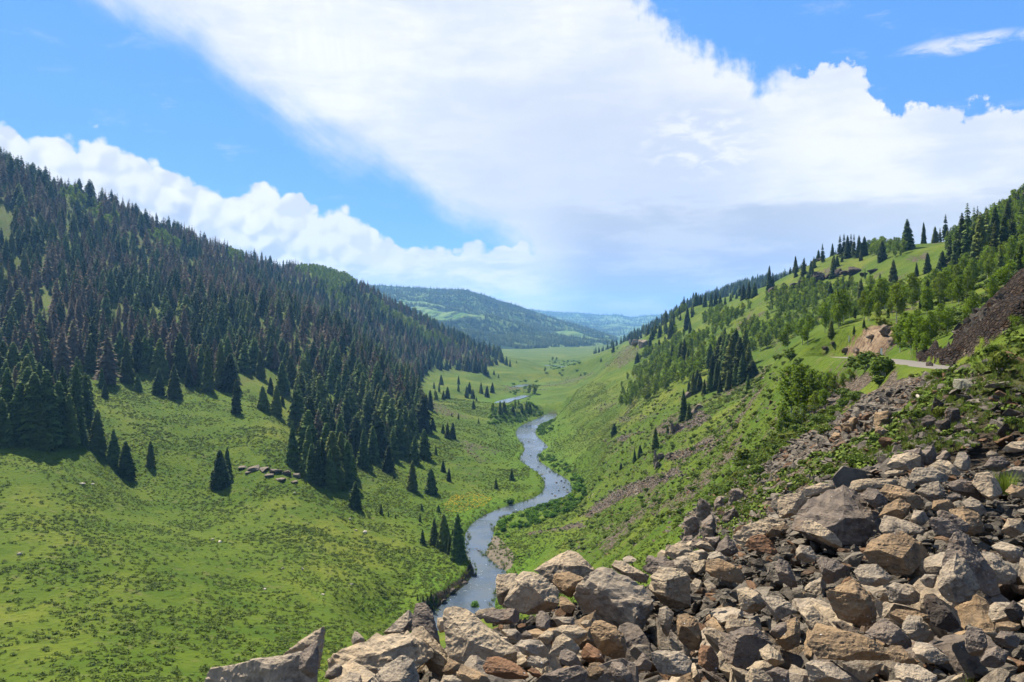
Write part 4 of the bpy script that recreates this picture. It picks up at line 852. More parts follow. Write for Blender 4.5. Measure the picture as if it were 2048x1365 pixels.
def tuft_geo(seed, n=30, h=1.0, spread=.35, wd=.02):
    r = random.Random(seed); V = []; Fc = []
    for _ in range(n):
        a = r.uniform(0, 6.28); q = r.uniform(0, spread) ; l = h * r.uniform(.5, 1); le = r.uniform(.05, .45) * l; x, y = math.cos(a) * q, math.sin(a) * q
        g = a + r.uniform(-.6, .6); c, s = math.cos(g), math.sin(g); b = len(V)
        V += [(x - s * wd, y + c * wd, -.02), (x + s * wd, y - c * wd, -.02), (x + c * le * .4 + s * wd * .7, y + s * le * .4 - c * wd * .7, l * .6), (x + c * le * .4 - s * wd * .7, y + s * le * .4 + c * wd * .7, l * .6), (x + c * le, y + s * le, l)]
        Fc += [(b, b + 1, b + 2), (b, b + 2, b + 3), (b + 3, b + 2, b + 4)]
    return V, Fc

# ------------------------------------------------------------------ mass planting as one object of kind stuff
def proto(name, geo, mat, extra=None):
    """an unlinked shape used only inside mass plantings"""
    V, Fc = geo; mats = [mat]; k0 = len(Fc)
    if extra:
        (ev, ef), em = extra; b = len(V); V = list(V) + list(ev); Fc = list(Fc) + [tuple(i + b for i in f) for f in ef]; mats.append(em)
    o = mesh_obj(name, V, Fc, mats, link=False)
    if extra:
        o.data.polygons.foreach_set('material_index', [0] * k0 + [1] * (len(Fc) - k0))
    return o
def planting(name, protos, pts, scales, rots=None, tilt=None, kind='stuff', mat=None, which=None):
    """pts (n,3), scales (n,3) -> one object whose geometry nodes set a plant on every point"""
    n = len(pts)
    o = mesh_obj(name, pts, np.zeros((0, 3)), None)
    rz = rng.uniform(0, 6.28, n) if rots is None else rots
    eu = np.zeros((n, 3)); eu[:, 2] = rz
    if tilt is not None: eu[:, 0] = rng.normal(0, tilt, n); eu[:, 1] = rng.normal(0, tilt, n)
    add_attr(o.data, 'p_rot', eu, 'FLOAT_VECTOR'); add_attr(o.data, 'p_scl', scales, 'FLOAT_VECTOR')
    add_attr(o.data, 'p_idx', rng.integers(0, len(protos), n) if which is None else which, 'INT')
    ng = bpy.data.node_groups.new(name, 'GeometryNodeTree')
    ng.interface.new_socket('Geometry', in_out='INPUT', socket_type='NodeSocketGeometry'); ng.interface.new_socket('Geometry', in_out='OUTPUT', socket_type='NodeSocketGeometry')
    gi = ng.nodes.new('NodeGroupInput'); go = ng.nodes.new('NodeGroupOutput'); L = ng.links
    ip = ng.nodes.new('GeometryNodeInstanceOnPoints'); jn = ng.nodes.new('GeometryNodeJoinGeometry')
    for p in reversed(protos):
        oi = ng.nodes.new('GeometryNodeObjectInfo'); oi.inputs['Object'].default_value = p; oi.inputs['As Instance'].default_value = True
        L.new(oi.outputs['Geometry'], jn.inputs[0])
    def na(nm, t):
        a = ng.nodes.new('GeometryNodeInputNamedAttribute'); a.data_type = t; a.inputs['Name'].default_value = nm; return a.outputs['Attribute']
    L.new(gi.outputs[0], ip.inputs['Points']); L.new(jn.outputs[0], ip.inputs['Instance']); ip.inputs['Pick Instance'].default_value = True
    L.new(na('p_idx', 'INT'), ip.inputs['Instance Index']); L.new(na('p_rot', 'FLOAT_VECTOR'), ip.inputs['Rotation']); L.new(na('p_scl', 'FLOAT_VECTOR'), ip.inputs['Scale'])
    L.new(ip.outputs[0], go.inputs[0])
    md = o.modifiers.new('planting', 'NODES'); md.node_group = ng
    return tag(o, kind=kind)

def scatter(n, polys, dmin, dmax, sep=0.0, u0=None, u1=None, avoid=(), need_vis=True, vtol=0.02, water=2.0, jitter=14):
    """n random spots spread evenly over the land inside photo-plan polygons between two distances -> x, y, z, u, py"""
    allp = np.array([q for p in polys for q in p]); lo = max(allp[:, 0].min() - 10, US[0] + 2) if u0 is None else u0; hi = min(allp[:, 0].max() + 10, US[-1] - 2) if u1 is None else u1
    out = []; got = 0; cell = {}
    for _ in range(60):
        m = 60000
        u = rng.uniform(lo, hi, m); d = np.sqrt(rng.uniform(dmin ** 2, dmax ** 2, m)); x = (u - CX) / F * d
        z = ground(x, d); py = HY - z / d * F
        jx = fbm(x, d, 15, 2, 91) * jitter; jy = fbm(x, d, 15, 2, 97) * jitter * .7
        k = np.zeros(m, bool)
        for p in polys: k |= inpoly(u + jx, py + jy, p)
        for p in avoid: k &= ~inpoly(u, py, p)
        i = np.clip(((u - US[0]) / (US[1] - US[0])).astype(int), 0, NU - 1); j = np.clip(((np.log(d) - math.log(DS[0])) / (math.log(DS[1]) - math.log(DS[0]))).astype(int), 0, ND - 1)
        if need_vis: k &= (z / d) >= RUNMAX[i, j] - vtol
        k &= RIVD[i, j] > water; k &= ROADD[i, j] > 4.6
        for q in np.nonzero(k)[0]:
            if sep > 0:
                c = (int(x[q] // sep), int(d[q] // sep)); bad = False
                for a in (-1, 0, 1):
                    for b in (-1, 0, 1):
                        for (ox, oy) in cell.get((c[0] + a, c[1] + b), ()):
                            if (ox - x[q]) ** 2 + (oy - d[q]) ** 2 < sep * sep: bad = True
                if bad: continue
                cell.setdefault(c, []).append((x[q], d[q]))
            out.append((x[q], d[q], z[q], u[q], py[q])); got += 1
            if got >= n: return np.array(out)
    return np.array(out) if out else np.zeros((0, 5))
RUNMAX = np.maximum.accumulate(_sl, axis=1)

# ------------------------------------------------------------------ single trees: an Empty with trunk and crown
def tree_proto(name, crown, trunk, cm, tm):
    cr = mesh_obj('crown', *crown, cm, link=False); tr = mesh_obj('trunk', *trunk, tm, link=False); cr.hide_render = False
    return (name, cr, tr)
SPR = [tree_proto('spruce_tree', spruce_geo(100 + i, 44, 13, R=(.215, .18, .24, .20, .16)[i], power=(.56, .66, .50, .70, .52)[i]), trunk_geo(.014, .96), M_SPR, M_BARK) for i in range(5)]
SPRT = [tree_proto('spruce_tree', spruce_geo(140 + i, 34, 9, R=(.13, .115)[i], low=(.10, .16)[i], power=(.62, .7)[i], gap=.22), trunk_geo(.012, .97), M_SPR, M_BARK) for i in range(2)]
DED = [tree_proto('dead_spruce_tree', spruce_geo(200 + i, 46, 13, R=(.21, .18, .16)[i], dead=True, low=.08, power=.66), trunk_geo(.014, .97), M_DEAD, M_BARK) for i in range(3)]
def _asp(i, lv=1100): 
    c, t = aspen_geo(300 + i, lv); return tree_proto('aspen_tree', c, t, M_ASP, M_PALE)
ASP = [_asp(i) for i in range(4)]
def _bush(i, nm, m):
    c, t = bush_geo(400 + i, 520); 
    a = mesh_obj('foliage', *c, m, link=False); b = mesh_obj('stems', *t, M_GREYWOOD, link=False); return (nm, a, b)
BSH = [_bush(i, 'leafy_bush', M_BUSH) for i in range(4)]
WIL = [_bush(10 + i, 'willow_bush', M_WILLOW) for i in range(3)]
def plant(pr, x, y, z, h, w=1.0, rz=None, label=None, cat='tree', group=None, sink=0.01, lean=0.0):
    name, cr, tr = pr
    e = bpy.data.objects.new(name, None); e.empty_display_size = 0.2; COL.objects.link(e)
    e.location = (x, y, z - h * sink); e.rotation_euler = (lean, lean * .5, random.uniform(0, 6.28) if rz is None else rz); e.scale = (h * w, h * w, h)
    tag(e, label, cat, group)
    for s in (tr, cr):
        c = s.copy(); COL.objects.link(c); c.parent = e
    return e
# ------------------------------------------------------------------ spruces that stand alone or can be told apart
def at(px, py, h, pr, label, w=1.0, group=None, cat='tree', dmin=35, **k):
    x, y, z = spot(px, py, dmin); H = h * y / F
    return plant(pr, x, y, z, H, w, label=label, cat=cat, group=group, **k)
SOLO = [
 (251, 956, 76, 1.20, "dark spruce on the open meadow, foremost of the three below the left forest corner"),
 (227, 929, 74, 1.15, "dark spruce behind and uphill of the foremost meadow spruce, left of it"),
 (195, 903, 88, 1.25, "broad dark spruce on the meadow edge beside the dense left clump"),
 (301, 932, 52, 1.15, "small lone spruce with open grass all around on the left meadow"),
 (439, 975, 78, 1.10, "wide spruce in the open meadow left of the rock ledge"),
 (454, 953, 60, .75, "slim spruce close behind the wide one left of the rock ledge"),
 (210, 796, 36, 1.05, "little spruce at the top of the left meadow, under the brown dead one"),
 (275, 783, 36, 1.0, "little spruce on the meadow's top edge, between two tall brown-shaded spruces"),
 (318, 791, 55, 1.1, "short bushy spruce on the meadow's upper edge, left neighbour of a taller cone"),
 (348, 798, 72, 1.15, "full cone-shaped spruce standing furthest down the meadow's upper edge"),
 (377, 774, 53, .95, "narrow short spruce just right of the full cone on the meadow edge"),
 (472, 826, 68, 1.0, "spruce standing down on the meadow below the forest edge, at mid slope"),
 (525, 820, 50, 1.1, "small spruce of the pair below the bright grassy gap, left one"),
 (553, 832, 64, .95, "taller spruce of the pair below the bright grassy gap, right one"),
 (520, 757, 58, 1.1, "broad spruce at the head of the bright grassy gap"),
 (541, 788, 34, .9, "thin small spruce inside the bright grassy gap"),
 (564, 788, 66, 1.1, "spruce on the right rim of the bright grassy gap"),
 (585, 929, 90, .85, "tall spruce standing directly above the rock ledge in the meadow"),
 (601, 934, 28, .8, "sapling spruce at the right end of the meadow rock ledge"),
 (622, 962, 76, 1.05, "first spruce right of the rock ledge in the tongue of forest"),
 (711, 1018, 56, 1.0, "lone spruce at the very lowest point of the forest tongue"),
 (762, 1029, 23, 1.0, "tiny spruce by itself on the slope right of the forest tongue's tip"),
 (825, 982, 62, 1.15, "broad spruce on the open slope below the forest's right corner"),
 (861, 987, 52, 1.1, "smaller broad spruce right next to the one below the forest corner"),
 (777, 944, 55, 1.15, "rounded spruce standing clear on the slope inside the forest's lower bay"),
 (886, 944, 25, 1.1, "small spruce on the stony slope above the river's first bend"),
 (898, 963, 28, 1.05, "small spruce just downhill of another on the stony slope above the river"),
 (872, 910, 18, 1.1, "very small spruce on the pale grass right of the forest corner"),
 (1023, 961, 25, 1.2, "squat spruce on the grass close above the wide river bend"),
 (992, 978, 24, 1.1, "little spruce left of the squat one above the wide river bend"),
 (998, 872, 10, 1.2, "dot of a spruce on the flat grass by the upper river"),
 (887, 1099, 74, .9, "tall dark spruce in the middle of the riverside clump"),
 (915, 1120, 96, .80, "tallest spruce of the riverside clump, leaning over the bank of the river"),
 (868, 1091, 57, 1.0, "mid-sized spruce at the uphill side of the riverside clump"),
 (894, 1106, 30, 1.1, "low spruce in front of the riverside clump"),
 (845, 1088, 30, .95, "small spruce a step left of the riverside clump"),
 (877, 1024, 15, 1.6, "round low spruce beside the yellow flower patch"),
 (862, 1212, 32, .8, "young spruce on the cut bank above the dark bend of the river"),
 (846, 1206, 16, .9, "seedling spruce next to the young one on the cut bank"),
 (1228, 872, 26, 1.2, "lone dark spruce on the open right-hand slope below the talus streaks"),
 (1280, 915, 26, 1.1, "spruce just left of the rocky outcrop above the river, right one of two"),
 (1269, 925, 28, .85, "thin spruce just left of the rocky outcrop above the river, left one of two"),
 (1242, 939, 14, 1.1, "tiny spruce downhill from the pair by the outcrop"),
 (1311, 901, 48, .85, "slim dark spruce standing against the columnar outcrop"),
 (1367, 842, 66, .80, "tall slim spruce on the ledge over the columnar outcrop"),
 (1386, 790, 48, .95, "spruce at the lower left corner of the dark grove on the right-hand slope"),
 (1434, 778, 56, .95, "spruce at the front of the dark grove on the right-hand slope"),
 (1465, 763, 98, .85, "tallest spruce in the dark grove on the right-hand slope"),
 (1480, 759, 88, .90, "second tall spruce of the dark grove, right beside the tallest"),
 (1496, 782, 33, 1.0, "small spruce detached below the dark grove's right end"),
 (1505, 755, 36, 1.7, "wide low spruce at the right end of the dark grove"),
 (1447, 752, 80, .9, "spruce behind the front one in the dark grove on the right-hand slope"),
 (1409, 789, 32, 1.1, "low spruce between the two lowest of the dark grove"),
 (1814, 500, 64, 1.25, "large full spruce on the skyline meadow of the right-hand hill"),
 (1847, 483, 44, .75, "thin spruce alone on the skyline right of the large full one"),
 (1764, 523, 42, 1.0, "spruce at the lower side of the skyline meadow"),
 (1591, 545, 34, .95, "lone spruce on the skyline where the ridge dips, left one"),
 (1539, 580, 50, .75, "tall thin spruce sticking above the skyline over the aspen slope"),
 (1885, 552, 52, .95, "spruce just left of the tall dark stand on the right"),
 (1855, 546, 42, .95, "spruce in front of the skyline meadow, left of the tall dark stand"),
 (1833, 554, 30, .9, "short spruce below the skyline meadow"),
 (1787, 567, 50, 1.15, "full spruce among pale aspens under the skyline meadow"),
 (1722, 617, 62, .95, "spruce in the middle of the aspen slope, taller than its aspens"),
 (1661, 621, 60, .95, "dark spruce standing alone over the bright band of aspens"),
 (1855, 621, 66, .90, "spruce above the road cut with bright aspens around it"),
 (1843, 618, 42, .8, "thin spruce touching the one above the road cut"),
 (1663, 671, 32, .85, "small spruce at the left of the orange road cut"),
 (1375, 660, 46, .75, "thin tall spruce beside the small skyline knoll"),
 (1202, 724, 9, 1.3, "speck of a spruce on the far valley side"),
 (2041, 560, 76, 1.0, "spruce at the right border of the photo halfway up the hill"),
 (971, 751, 27, .95, "tallest spruce of the last line of trees at the forest toe"),
 (1013, 731, 20, .95, "spruce standing clear beyond the forest toe, left of a pair"),
 (1020, 734, 16, .9, "smaller spruce of the pair beyond the forest toe"),
 (1033, 727, 6, 1.3, "tiny lone spruce far out on the valley grass"),
 (939, 787, 23, 1.0, "spruce of the small group on the far left meadow, upper one"),
 (933, 796, 25, .9, "spruce of the small group on the far left meadow, lower one"),
 (962, 787, 24, 1.0, "spruce left of a pair by the distant gravel bar"),
 (974, 795, 24, .9, "spruce in the middle of three by the distant gravel bar"),
 (985, 786, 21, 1.1, "spruce right beside the distant gravel bar"),
 (947, 819, 20, 1.1, "spruce on the grass below the distant gravel bar"),
 (953, 803, 10, 1.1, "small spruce between the two groups near the distant gravel bar"),
 (860, 820, 41, 1.05, "large spruce just outside the far corner of the forest"),
 (844, 750, 22, .8, "thin spruce in the notch of the forest's far edge"),
 (900, 738, 15, 1.1, "spruce just below the far forest edge on pale grass"),
]
for i, (px, py, h, w, lab) in enumerate(SOLO): at(px, py, h, SPR[(i * 3 + i // 7) % 5], lab, w)
def several(lst, label, group, prs, cat='tree', dmin=35, **k):
    for i, t in enumerate(lst): at(t[0], t[1], t[2], prs[(i * 2 + i // 3) % len(prs)], label, t[3] if len(t) > 3 else 1.0, group=group, cat=cat, dmin=dmin, **k)
several([(829, 927, 55), (848, 917, 60), (812, 911, 62), (855, 923, 26, .8), (788, 958, 26, .7), (727, 937, 80), (682, 963, 102), (659, 977, 82), (644, 967, 92), (700, 955, 70), (745, 925, 75), (765, 905, 80), (795, 900, 70)],
        "dark spruce standing at the ragged lower edge of the forest tongue above the river", "spruces at the edge of the forest tongue", SPR)
several([(69, 891, 150, 1.15), (41, 888, 128), (93, 893, 158, 1.1), (117, 884, 125), (138, 891, 108), (152, 870, 148, .8), (176, 843, 95), (15, 880, 150), (-20, 880, 140), (125, 868, 140, .8), (170, 862, 120, .8), (55, 880, 150, 1.1), (28, 890, 90, 1.2), (108, 892, 80, 1.2), (80, 896, 95, 1.2), (3, 893, 100, 1.2), (155, 884, 70, 1.1)],
        "tall spruce in the dense dark clump that fills the left border of the meadow", "spruces of the dense left clump", SPR)
several([(360, 750, 88, 1.1), (320, 753, 78), (416, 784, 96, .8), (461, 783, 78, 1.1), (442, 777, 100, .85), (253, 764, 93, .95), (203, 777, 42), (275, 736, 76), (590, 838, 36, .7), (565, 812, 28), (402, 768, 80), (240, 740, 80), (180, 745, 75), (455, 760, 90), (580, 770, 60), (290, 745, 75)],
        "spruce in the front row where the upper forest meets the left meadow", "spruces in the front row of the upper forest", SPR)
several([(887, 800, 20), (895, 798, 25), (878, 784, 17), (882, 770, 21), (868, 778, 15), (917, 769, 18), (917, 783, 17), (870, 792, 14), (903, 833, 8), (917, 839, 13), (957, 848, 12), (886, 867, 20), (895, 877, 33), (906, 878, 34), (865, 860, 26), (857, 868, 22), (946, 798, 20), (853, 812, 24), (872, 800, 18)],
        "small dark spruce scattered on the grassy flank beyond the forest corner", "scattered spruces on the far left flank", SPR)
several([(951, 738, 30), (944, 742, 26), (936, 740, 26), (958, 745, 24), (965, 747, 22), (977, 752, 12), (981, 731, 14), (1001, 722, 15), (990, 726, 14), (928, 738, 22), (918, 735, 20), (988, 750, 10), (997, 756, 8)],
        "spruce in the dark row at the foot of the forest where the valley opens", "spruces in the row at the forest foot", SPR)
several([(840, 1044, 19, .8), (843, 1022, 15), (875, 1098, 24), (791, 1037, 9), (777, 1034, 12), (905, 1105, 50, .9), (899, 1112, 40, .9), (925, 1122, 40, .6), (855, 1208, 18), (835, 1202, 12), (872, 1207, 22, .8)],
        "small spruce in or beside the clump on the river bank", "small spruces near the river bank", SPR)
several([(1935, 545, 142, .9), (1960, 540, 120), (1912, 552, 105), (1975, 520, 105), (1990, 535, 95), (2008, 515, 90), (1924, 540, 118, .8), (1948, 520, 110, .7), (1895, 500, 40), (1891, 482, 56), (1870, 482, 34, 1.3), (1880, 484, 30, 1.2), (2025, 500, 85), (2042, 480, 80), (2015, 470, 70), (1990, 500, 90), (1972, 490, 80), (1955, 500, 90, .7), (2030, 560, 60), (2070, 520, 90), (1900, 545, 80), (1945, 552, 70), (2000, 545, 60)],
        "tall spire-topped spruce in the dark stand crowding the upper right hillside", "spruces of the tall stand on the upper right hillside", SPRT + SPR[1:2])
several([(1645, 526, 40), (1674, 534, 24), (1680, 515, 46), (1695, 517, 48), (1708, 517, 50), (1718, 515, 46), (1729, 512, 40), (1688, 510, 44), (1637, 522, 24), (1702, 512, 46), (1722, 522, 24), (1740, 508, 30), (1752, 507, 32), (1782, 497, 22), (1793, 497, 22), (1665, 512, 26)],
        "spruce in the skyline row left of the sunlit hilltop meadow", "spruces of the skyline row", SPRT + SPR[:2])
several([(1362, 609, 17), (1375, 609, 18), (1387, 606, 24), (1392, 612, 28), (1401, 610, 22), (1410, 614, 30), (1422, 614, 28), (1431, 612, 30), (1440, 613, 27), (1450, 610, 18), (1461, 603, 16), (1473, 598, 14), (1498, 598, 36), (1487, 600, 32), (1509, 594, 30), (1516, 575, 22), (1480, 592, 20), (1340, 616, 14), (1350, 614, 16), (1465, 596, 14), (1546, 576, 24)],
        "small dark spruce in the line along the low right ridge", "spruces along the low right ridge", SPR)
several([(1342, 676, 40, .8), (1346, 659, 22), (1319, 675, 26), (1304, 675, 22), (1380, 667, 26), (1450, 675, 22), (1308, 660, 16), (1369, 728, 54), (1361, 728, 45), (1344, 722, 34), (1376, 735, 40), (1420, 735, 50), (1290, 712, 24), (1300, 700, 28), (1275, 726, 22), (1318, 700, 22), (1395, 770, 32), (1378, 790, 30), (1330, 690, 18), (1355, 700, 20), (1352, 686, 18)],
        "dark spruce mixed into the aspens of the far right hillside", "spruces among the far aspens", SPR)
several([(1425, 768, 60), (1440, 740, 70), (1452, 765, 86), (1472, 740, 84), (1490, 735, 80), (1420, 785, 48), (1457, 780, 40), (1470, 774, 46), (1484, 768, 60), (1440, 785, 36), (1400, 782, 40), (1458, 735, 70), (1497, 745, 60), (1378, 840, 34), (1335, 868, 18, .8)],
        "spruce packed among others inside the dark grove of the right-hand slope", "spruces of the dark grove", SPR)
several([(1742, 600, 46), (1760, 585, 40, .8), (1710, 640, 30), (1730, 560, 24), (1900, 590, 40), (1708, 668, 18), (1728, 655, 18), (1545, 620, 12), (1640, 636, 18), (1797, 590, 30), (1700, 575, 28), (1776, 640, 34), (1870, 590, 36)],
        "thin dark spruce rising out of the pale aspen slope", "spruces rising out of the aspen slope", SPRT + SPR[3:4])

# ------------------------------------------------------------------ brown dead spruces that show singly
several([(124, 753, 100, 1.1, ), (30, 745, 95), (215, 770, 118, 1.2), (386, 770, 90, .8), (60, 750, 80), (160, 735, 80), (480, 730, 60), (430, 735, 62), (523, 720, 60), (550, 740, 58), (600, 770, 60), (640, 740, 55), (350, 700, 70), (305, 700, 66), (250, 690, 66), (100, 690, 60), (45, 690, 64)],
        "dead brown spruce in the front rows of the forest on the left", "dead spruces in the front rows", DED)

# ------------------------------------------------------------------ forest of the left-hand hill
FOREST = [[(-560, 880), (-560, 60), (-200, 215), (0, 335), (150, 385), (250, 425), (370, 475), (500, 520), (620, 543), (740, 585), (800, 616), (860, 648), (930, 688), (985, 713), (1002, 724), (985, 734), (955, 744), (905, 738), (858, 740), (835, 755), (834, 790), (846, 850), (838, 880), (815, 905), (780, 925), (745, 930), (720, 905), (700, 975), (675, 968), (640, 975), (615, 955), (600, 890), (585, 850), (600, 800), (588, 770), (560, 745), (535, 735), (500, 745), (470, 765), (430, 770), (390, 765), (330, 750), (290, 745), (240, 735), (190, 740), (168, 780), (160, 850), (90, 885), (-40, 888)]]
GAPS = [[(-20, 415), (32, 415), (30, 450), (26, 478), (-20, 500)], [(75, 595), (115, 590), (105, 610), (80, 612)], [(235, 660), (262, 655), (262, 740), (240, 745)], [(150, 720), (190, 730), (185, 760), (150, 750)], [(400, 600), (422, 600), (418, 618), (402, 618)],
        [(500, 745), (560, 745), (590, 775), (590, 850), (575, 840), (480, 770)], [(745, 935), (775, 915), (790, 935), (760, 990)], [(0, 610), (20, 600), (15, 630)]]
ASPG = [[(120, 392), (165, 400), (205, 430), (190, 455), (140, 430)], [(285, 475), (335, 480), (362, 500), (345, 515), (300, 500)], [(208, 440), (232, 450), (225, 478), (205, 466)], [(455, 512), (480, 516), (474, 532), (452, 528)], [(500, 498), (540, 508), (590, 534), (560, 530)],
        [(590, 540), (660, 545), (720, 552), (700, 585), (660, 590), (620, 565)], [(620, 578), (660, 590), (705, 615), (690, 622), (640, 595)], [(740, 600), (780, 628), (830, 655), (880, 684), (920, 705), (860, 690), (790, 650), (750, 622)]]
def rows(pts): return sorted(pts.tolist(), key=lambda p: p[1])
near = scatter(4200, FOREST, 205, 640, sep=6.6, avoid=GAPS + ASPG, vtol=0.03)
far = scatter(6500, FOREST, 640, 1450, sep=7.4, avoid=GAPS + ASPG, vtol=0.022)
allp = rows(np.vstack([near, far])); _t = fbm(np.array([p[0] for p in allp]), np.array([p[1] for p in allp]), 34, 3, 117); allp = [p for p, q in zip(allp, _t) if random.random() < 1.2 + 1.6 * q or (560 < p[3] < 850 and p[4] > 760)]
def frame(p): return -60 < p[3] < 2100
deadn = fbm(np.array([p[0] for p in allp]), np.array([p[1] for p in allp]), 60, 3, 111)
is_dead = np.array([(deadn[i] > (0.03 if p[1] > 300 else .30) - 0.10 * (p[3] < 640) + 0.5 * (p[4] > 800)) and random.random() < .66 or random.random() < .10 for i, p in enumerate(allp)])
n_ind = n_ded = 0
SP, SD = [], []
for p, dd_ in zip(allp, is_dead):
    h = random.uniform(10.0, 20.0) * (1.0 if p[1] < 900 else .9)
    if random.random() < .22: h *= random.uniform(.4, .7)
    if not dd_ and n_ind < 45 and frame(p) and p[3] > 0:
        plant(SPR[n_ind % 5], p[0], p[1], p[2], h, random.uniform(.85, 1.15), label="dark green spruce among the foremost ranks of the forest on the left-hand hill", cat='tree', group="spruces in the foremost ranks of the left forest"); n_ind += 1
    elif dd_ and n_ded < 90 and frame(p) and p[3] > 0:
        plant(DED[n_ded % 3], p[0], p[1], p[2], h, random.uniform(.9, 1.25), label="brown dead spruce standing among the green ones of the left-hand forest", cat='tree', group="dead spruces inside the left forest"); n_ded += 1
    elif dd_: SD.append((p[0], p[1], p[2], h))
    else: SP.append((p[0], p[1], p[2], h))
def mass(name, protos, L, wlo=.85, whi=1.2):
    A = np.array(L); h = A[:, 3]; w = h * rng.uniform(wlo, whi, len(h))
    return planting(name, protos, A[:, :3] - np.array([0, 0, .1]), np.stack([w, w, h], 1), tilt=.02)
PSP = [proto('spruce_shape', spruce_geo(500 + i, 24, 10, R=(.22, .19, .25, .17)[i], power=(.54, .66, .50, .60)[i]), M_SPR, (trunk_geo(.013, .9, 4), M_BARK)) for i in range(4)]
PSD = [proto('dead_spruce_shape', spruce_geo(520 + i, 26, 9, R=(.21, .18)[i], dead=True, low=.10, power=.66), M_DEAD, (trunk_geo(.014, .97, 4), M_BARK)) for i in range(2)]
mass('spruce_forest', PSP, SP); mass('dead_spruce_forest', PSD, SD)
PAS = []
for i in range(4):
    c_, t_ = aspen_geo(540 + i, 420, .034); PAS.append(proto('aspen_shape', c_, M_ASP, (t_, M_PALE)))
PBU = []
for i in range(3):
    c_, t_ = bush_geo(560 + i, 200, .11); PBU.append(proto('bush_shape', c_, M_BUSH, (t_, M_GREYWOOD)))
PWI = []
for i in range(3):
    c_, t_ = bush_geo(570 + i, 200, .11); PWI.append(proto('willow_shape', c_, M_WILLOW, (t_, M_GREYWOOD)))
lf = scatter(700, ASPG, 300, 1400, sep=5.0, vtol=.03)
AS = [(p[0], p[1], p[2], random.uniform(9, 13)) for p in lf]

# ------------------------------------------------------------------ aspens of the right-hand slope
ASPR = [[(1395, 690), (1440, 660), (1490, 622), (1560, 592), (1620, 572), (1680, 575), (1740, 585), (1800, 600), (1850, 585), (1850, 640), (1800, 650), (1740, 650), (1680, 660), (1600, 660), (1540, 668), (1480, 690), (1420, 720)],
        [(1860, 600), (1900, 560), (1960, 540), (2100, 500), (2300, 400), (2300, 520), (2060, 575), (1980, 620), (1930, 640), (1880, 690), (1850, 716), (1815, 708), (1790, 690), (1800, 660)],
        [(1740, 505), (1800, 500), (1800, 512), (1740, 520)], [(1890, 470), (2048, 400), (2300, 270), (2300, 440), (2048, 490), (1980, 500), (1900, 520)],
        [(1310, 700), (1390, 672), (1420, 720), (1400, 770), (1330, 775), (1240, 790), (1230, 778), (1262, 735)], [(1240, 810), (1265, 790), (1300, 780), (1340, 762), (1350, 775), (1300, 800), (1250, 822)],
        [(1490, 680), (1520, 690), (1520, 720), (1495, 725)], [(1380, 640), (1420, 626), (1470, 630), (1430, 655)], [(1340, 640), (1360, 625), (1380, 640), (1350, 670)]]
several([(1583, 832, 108, 1.5), (1602, 836, 112, 1.4), (1622, 824, 92, 1.3)], "tall bright aspen of the three-stemmed clump on the near slope", "aspens of the near clump", ASP)
several([(1640, 806, 62, 1.3), (1655, 800, 60, 1.3), (1668, 792, 48, 1.4), (1570, 858, 56, 1.3), (1590, 862, 42, 1.5), (1630, 830, 50, 1.5), (1560, 872, 38, 1.4), (1648, 820, 44, 1.5), (1685, 780, 36, 1.5), (1700, 770, 34, 1.5), (1605, 850, 46, 1.4)],
        "young aspen on the slope beside the tall three-stemmed clump", "young aspens beside the near clump", ASP)
several([(1800, 705, 66, 1.3), (1822, 712, 90, 1.2), (1840, 706, 78, 1.2), (1812, 690, 70, 1.2), (1860, 690, 72, 1.2), (1880, 670, 66, 1.2), (1795, 695, 50, 1.3), (1850, 712, 50, 1.4), (1832, 690, 76)],
        "bright green aspen between the orange road cut and the dark talus", "aspens beside the road cut", ASP)
rt = rows(scatter(2300, ASPR + [[(1480, 692), (1560, 655), (1700, 655), (1650, 690), (1560, 715), (1500, 740)]], 85, 800, sep=3.2, vtol=.02))
rt = [p for p in rt if fbm(np.array([p[0]]), np.array([p[1]]), 26, 3, 151)[0] > (-.14 if p[3] > 1560 else .02)]
n_asp = 0
for p in rt:
    h = random.uniform(3.0, 6.8) if p[1] > 110 else random.uniform(2.0, 3.8)
    if n_asp < 230 and 0 < p[3] < 2060:
        lab, gp = (("slender aspen in the pale stand on the upper right slope above the road", "aspens above the road") if p[3] > 1780 else ("light green aspen in the band that crosses the right-hand slope", "aspens of the slope band"))
        plant(ASP[n_asp % 4], p[0], p[1], p[2], h, random.uniform(1.0, 1.5), label=lab, cat='tree', group=gp); n_asp += 1
    else: AS.append((p[0], p[1], p[2], h * 1.1))
mass('aspen_woods', PAS, AS, 1.0, 1.5)
# more distant conifers on the rear ridges of the right side and round the valley head
RR = [[(1250, 672), (1300, 640), (1350, 606), (1400, 586), (1450, 568), (1500, 554), (1560, 545), (1650, 530), (1650, 560), (1560, 575), (1480, 590), (1400, 612), (1340, 640), (1290, 670), (1262, 690)]]
b1 = scatter(900, RR, 740, 1600, sep=7, vtol=.02)
b2 = scatter(40, [[(1180, 700), (1260, 670), (1275, 690), (1215, 720)]], 600, 1700, sep=8)
R2 = [[(1280, 700), (1310, 650), (1345, 620), (1400, 625), (1350, 660), (1310, 690)], [(1560, 560), (1640, 530), (1700, 520), (1700, 560), (1600, 580)], [(1850, 520), (2048, 420), (2300, 300), (2300, 200), (2048, 380), (1900, 480)]]
b3 = scatter(230, R2, 250, 720, sep=5)
mass('ridge_spruce_woods', PSP[:2] + PSP[3:], [(p[0], p[1], p[2], random.uniform(8, 15) if p[1] > 650 else random.uniform(4, 8.5)) for p in np.vstack([b1, b2, b3])], .8, 1.1)

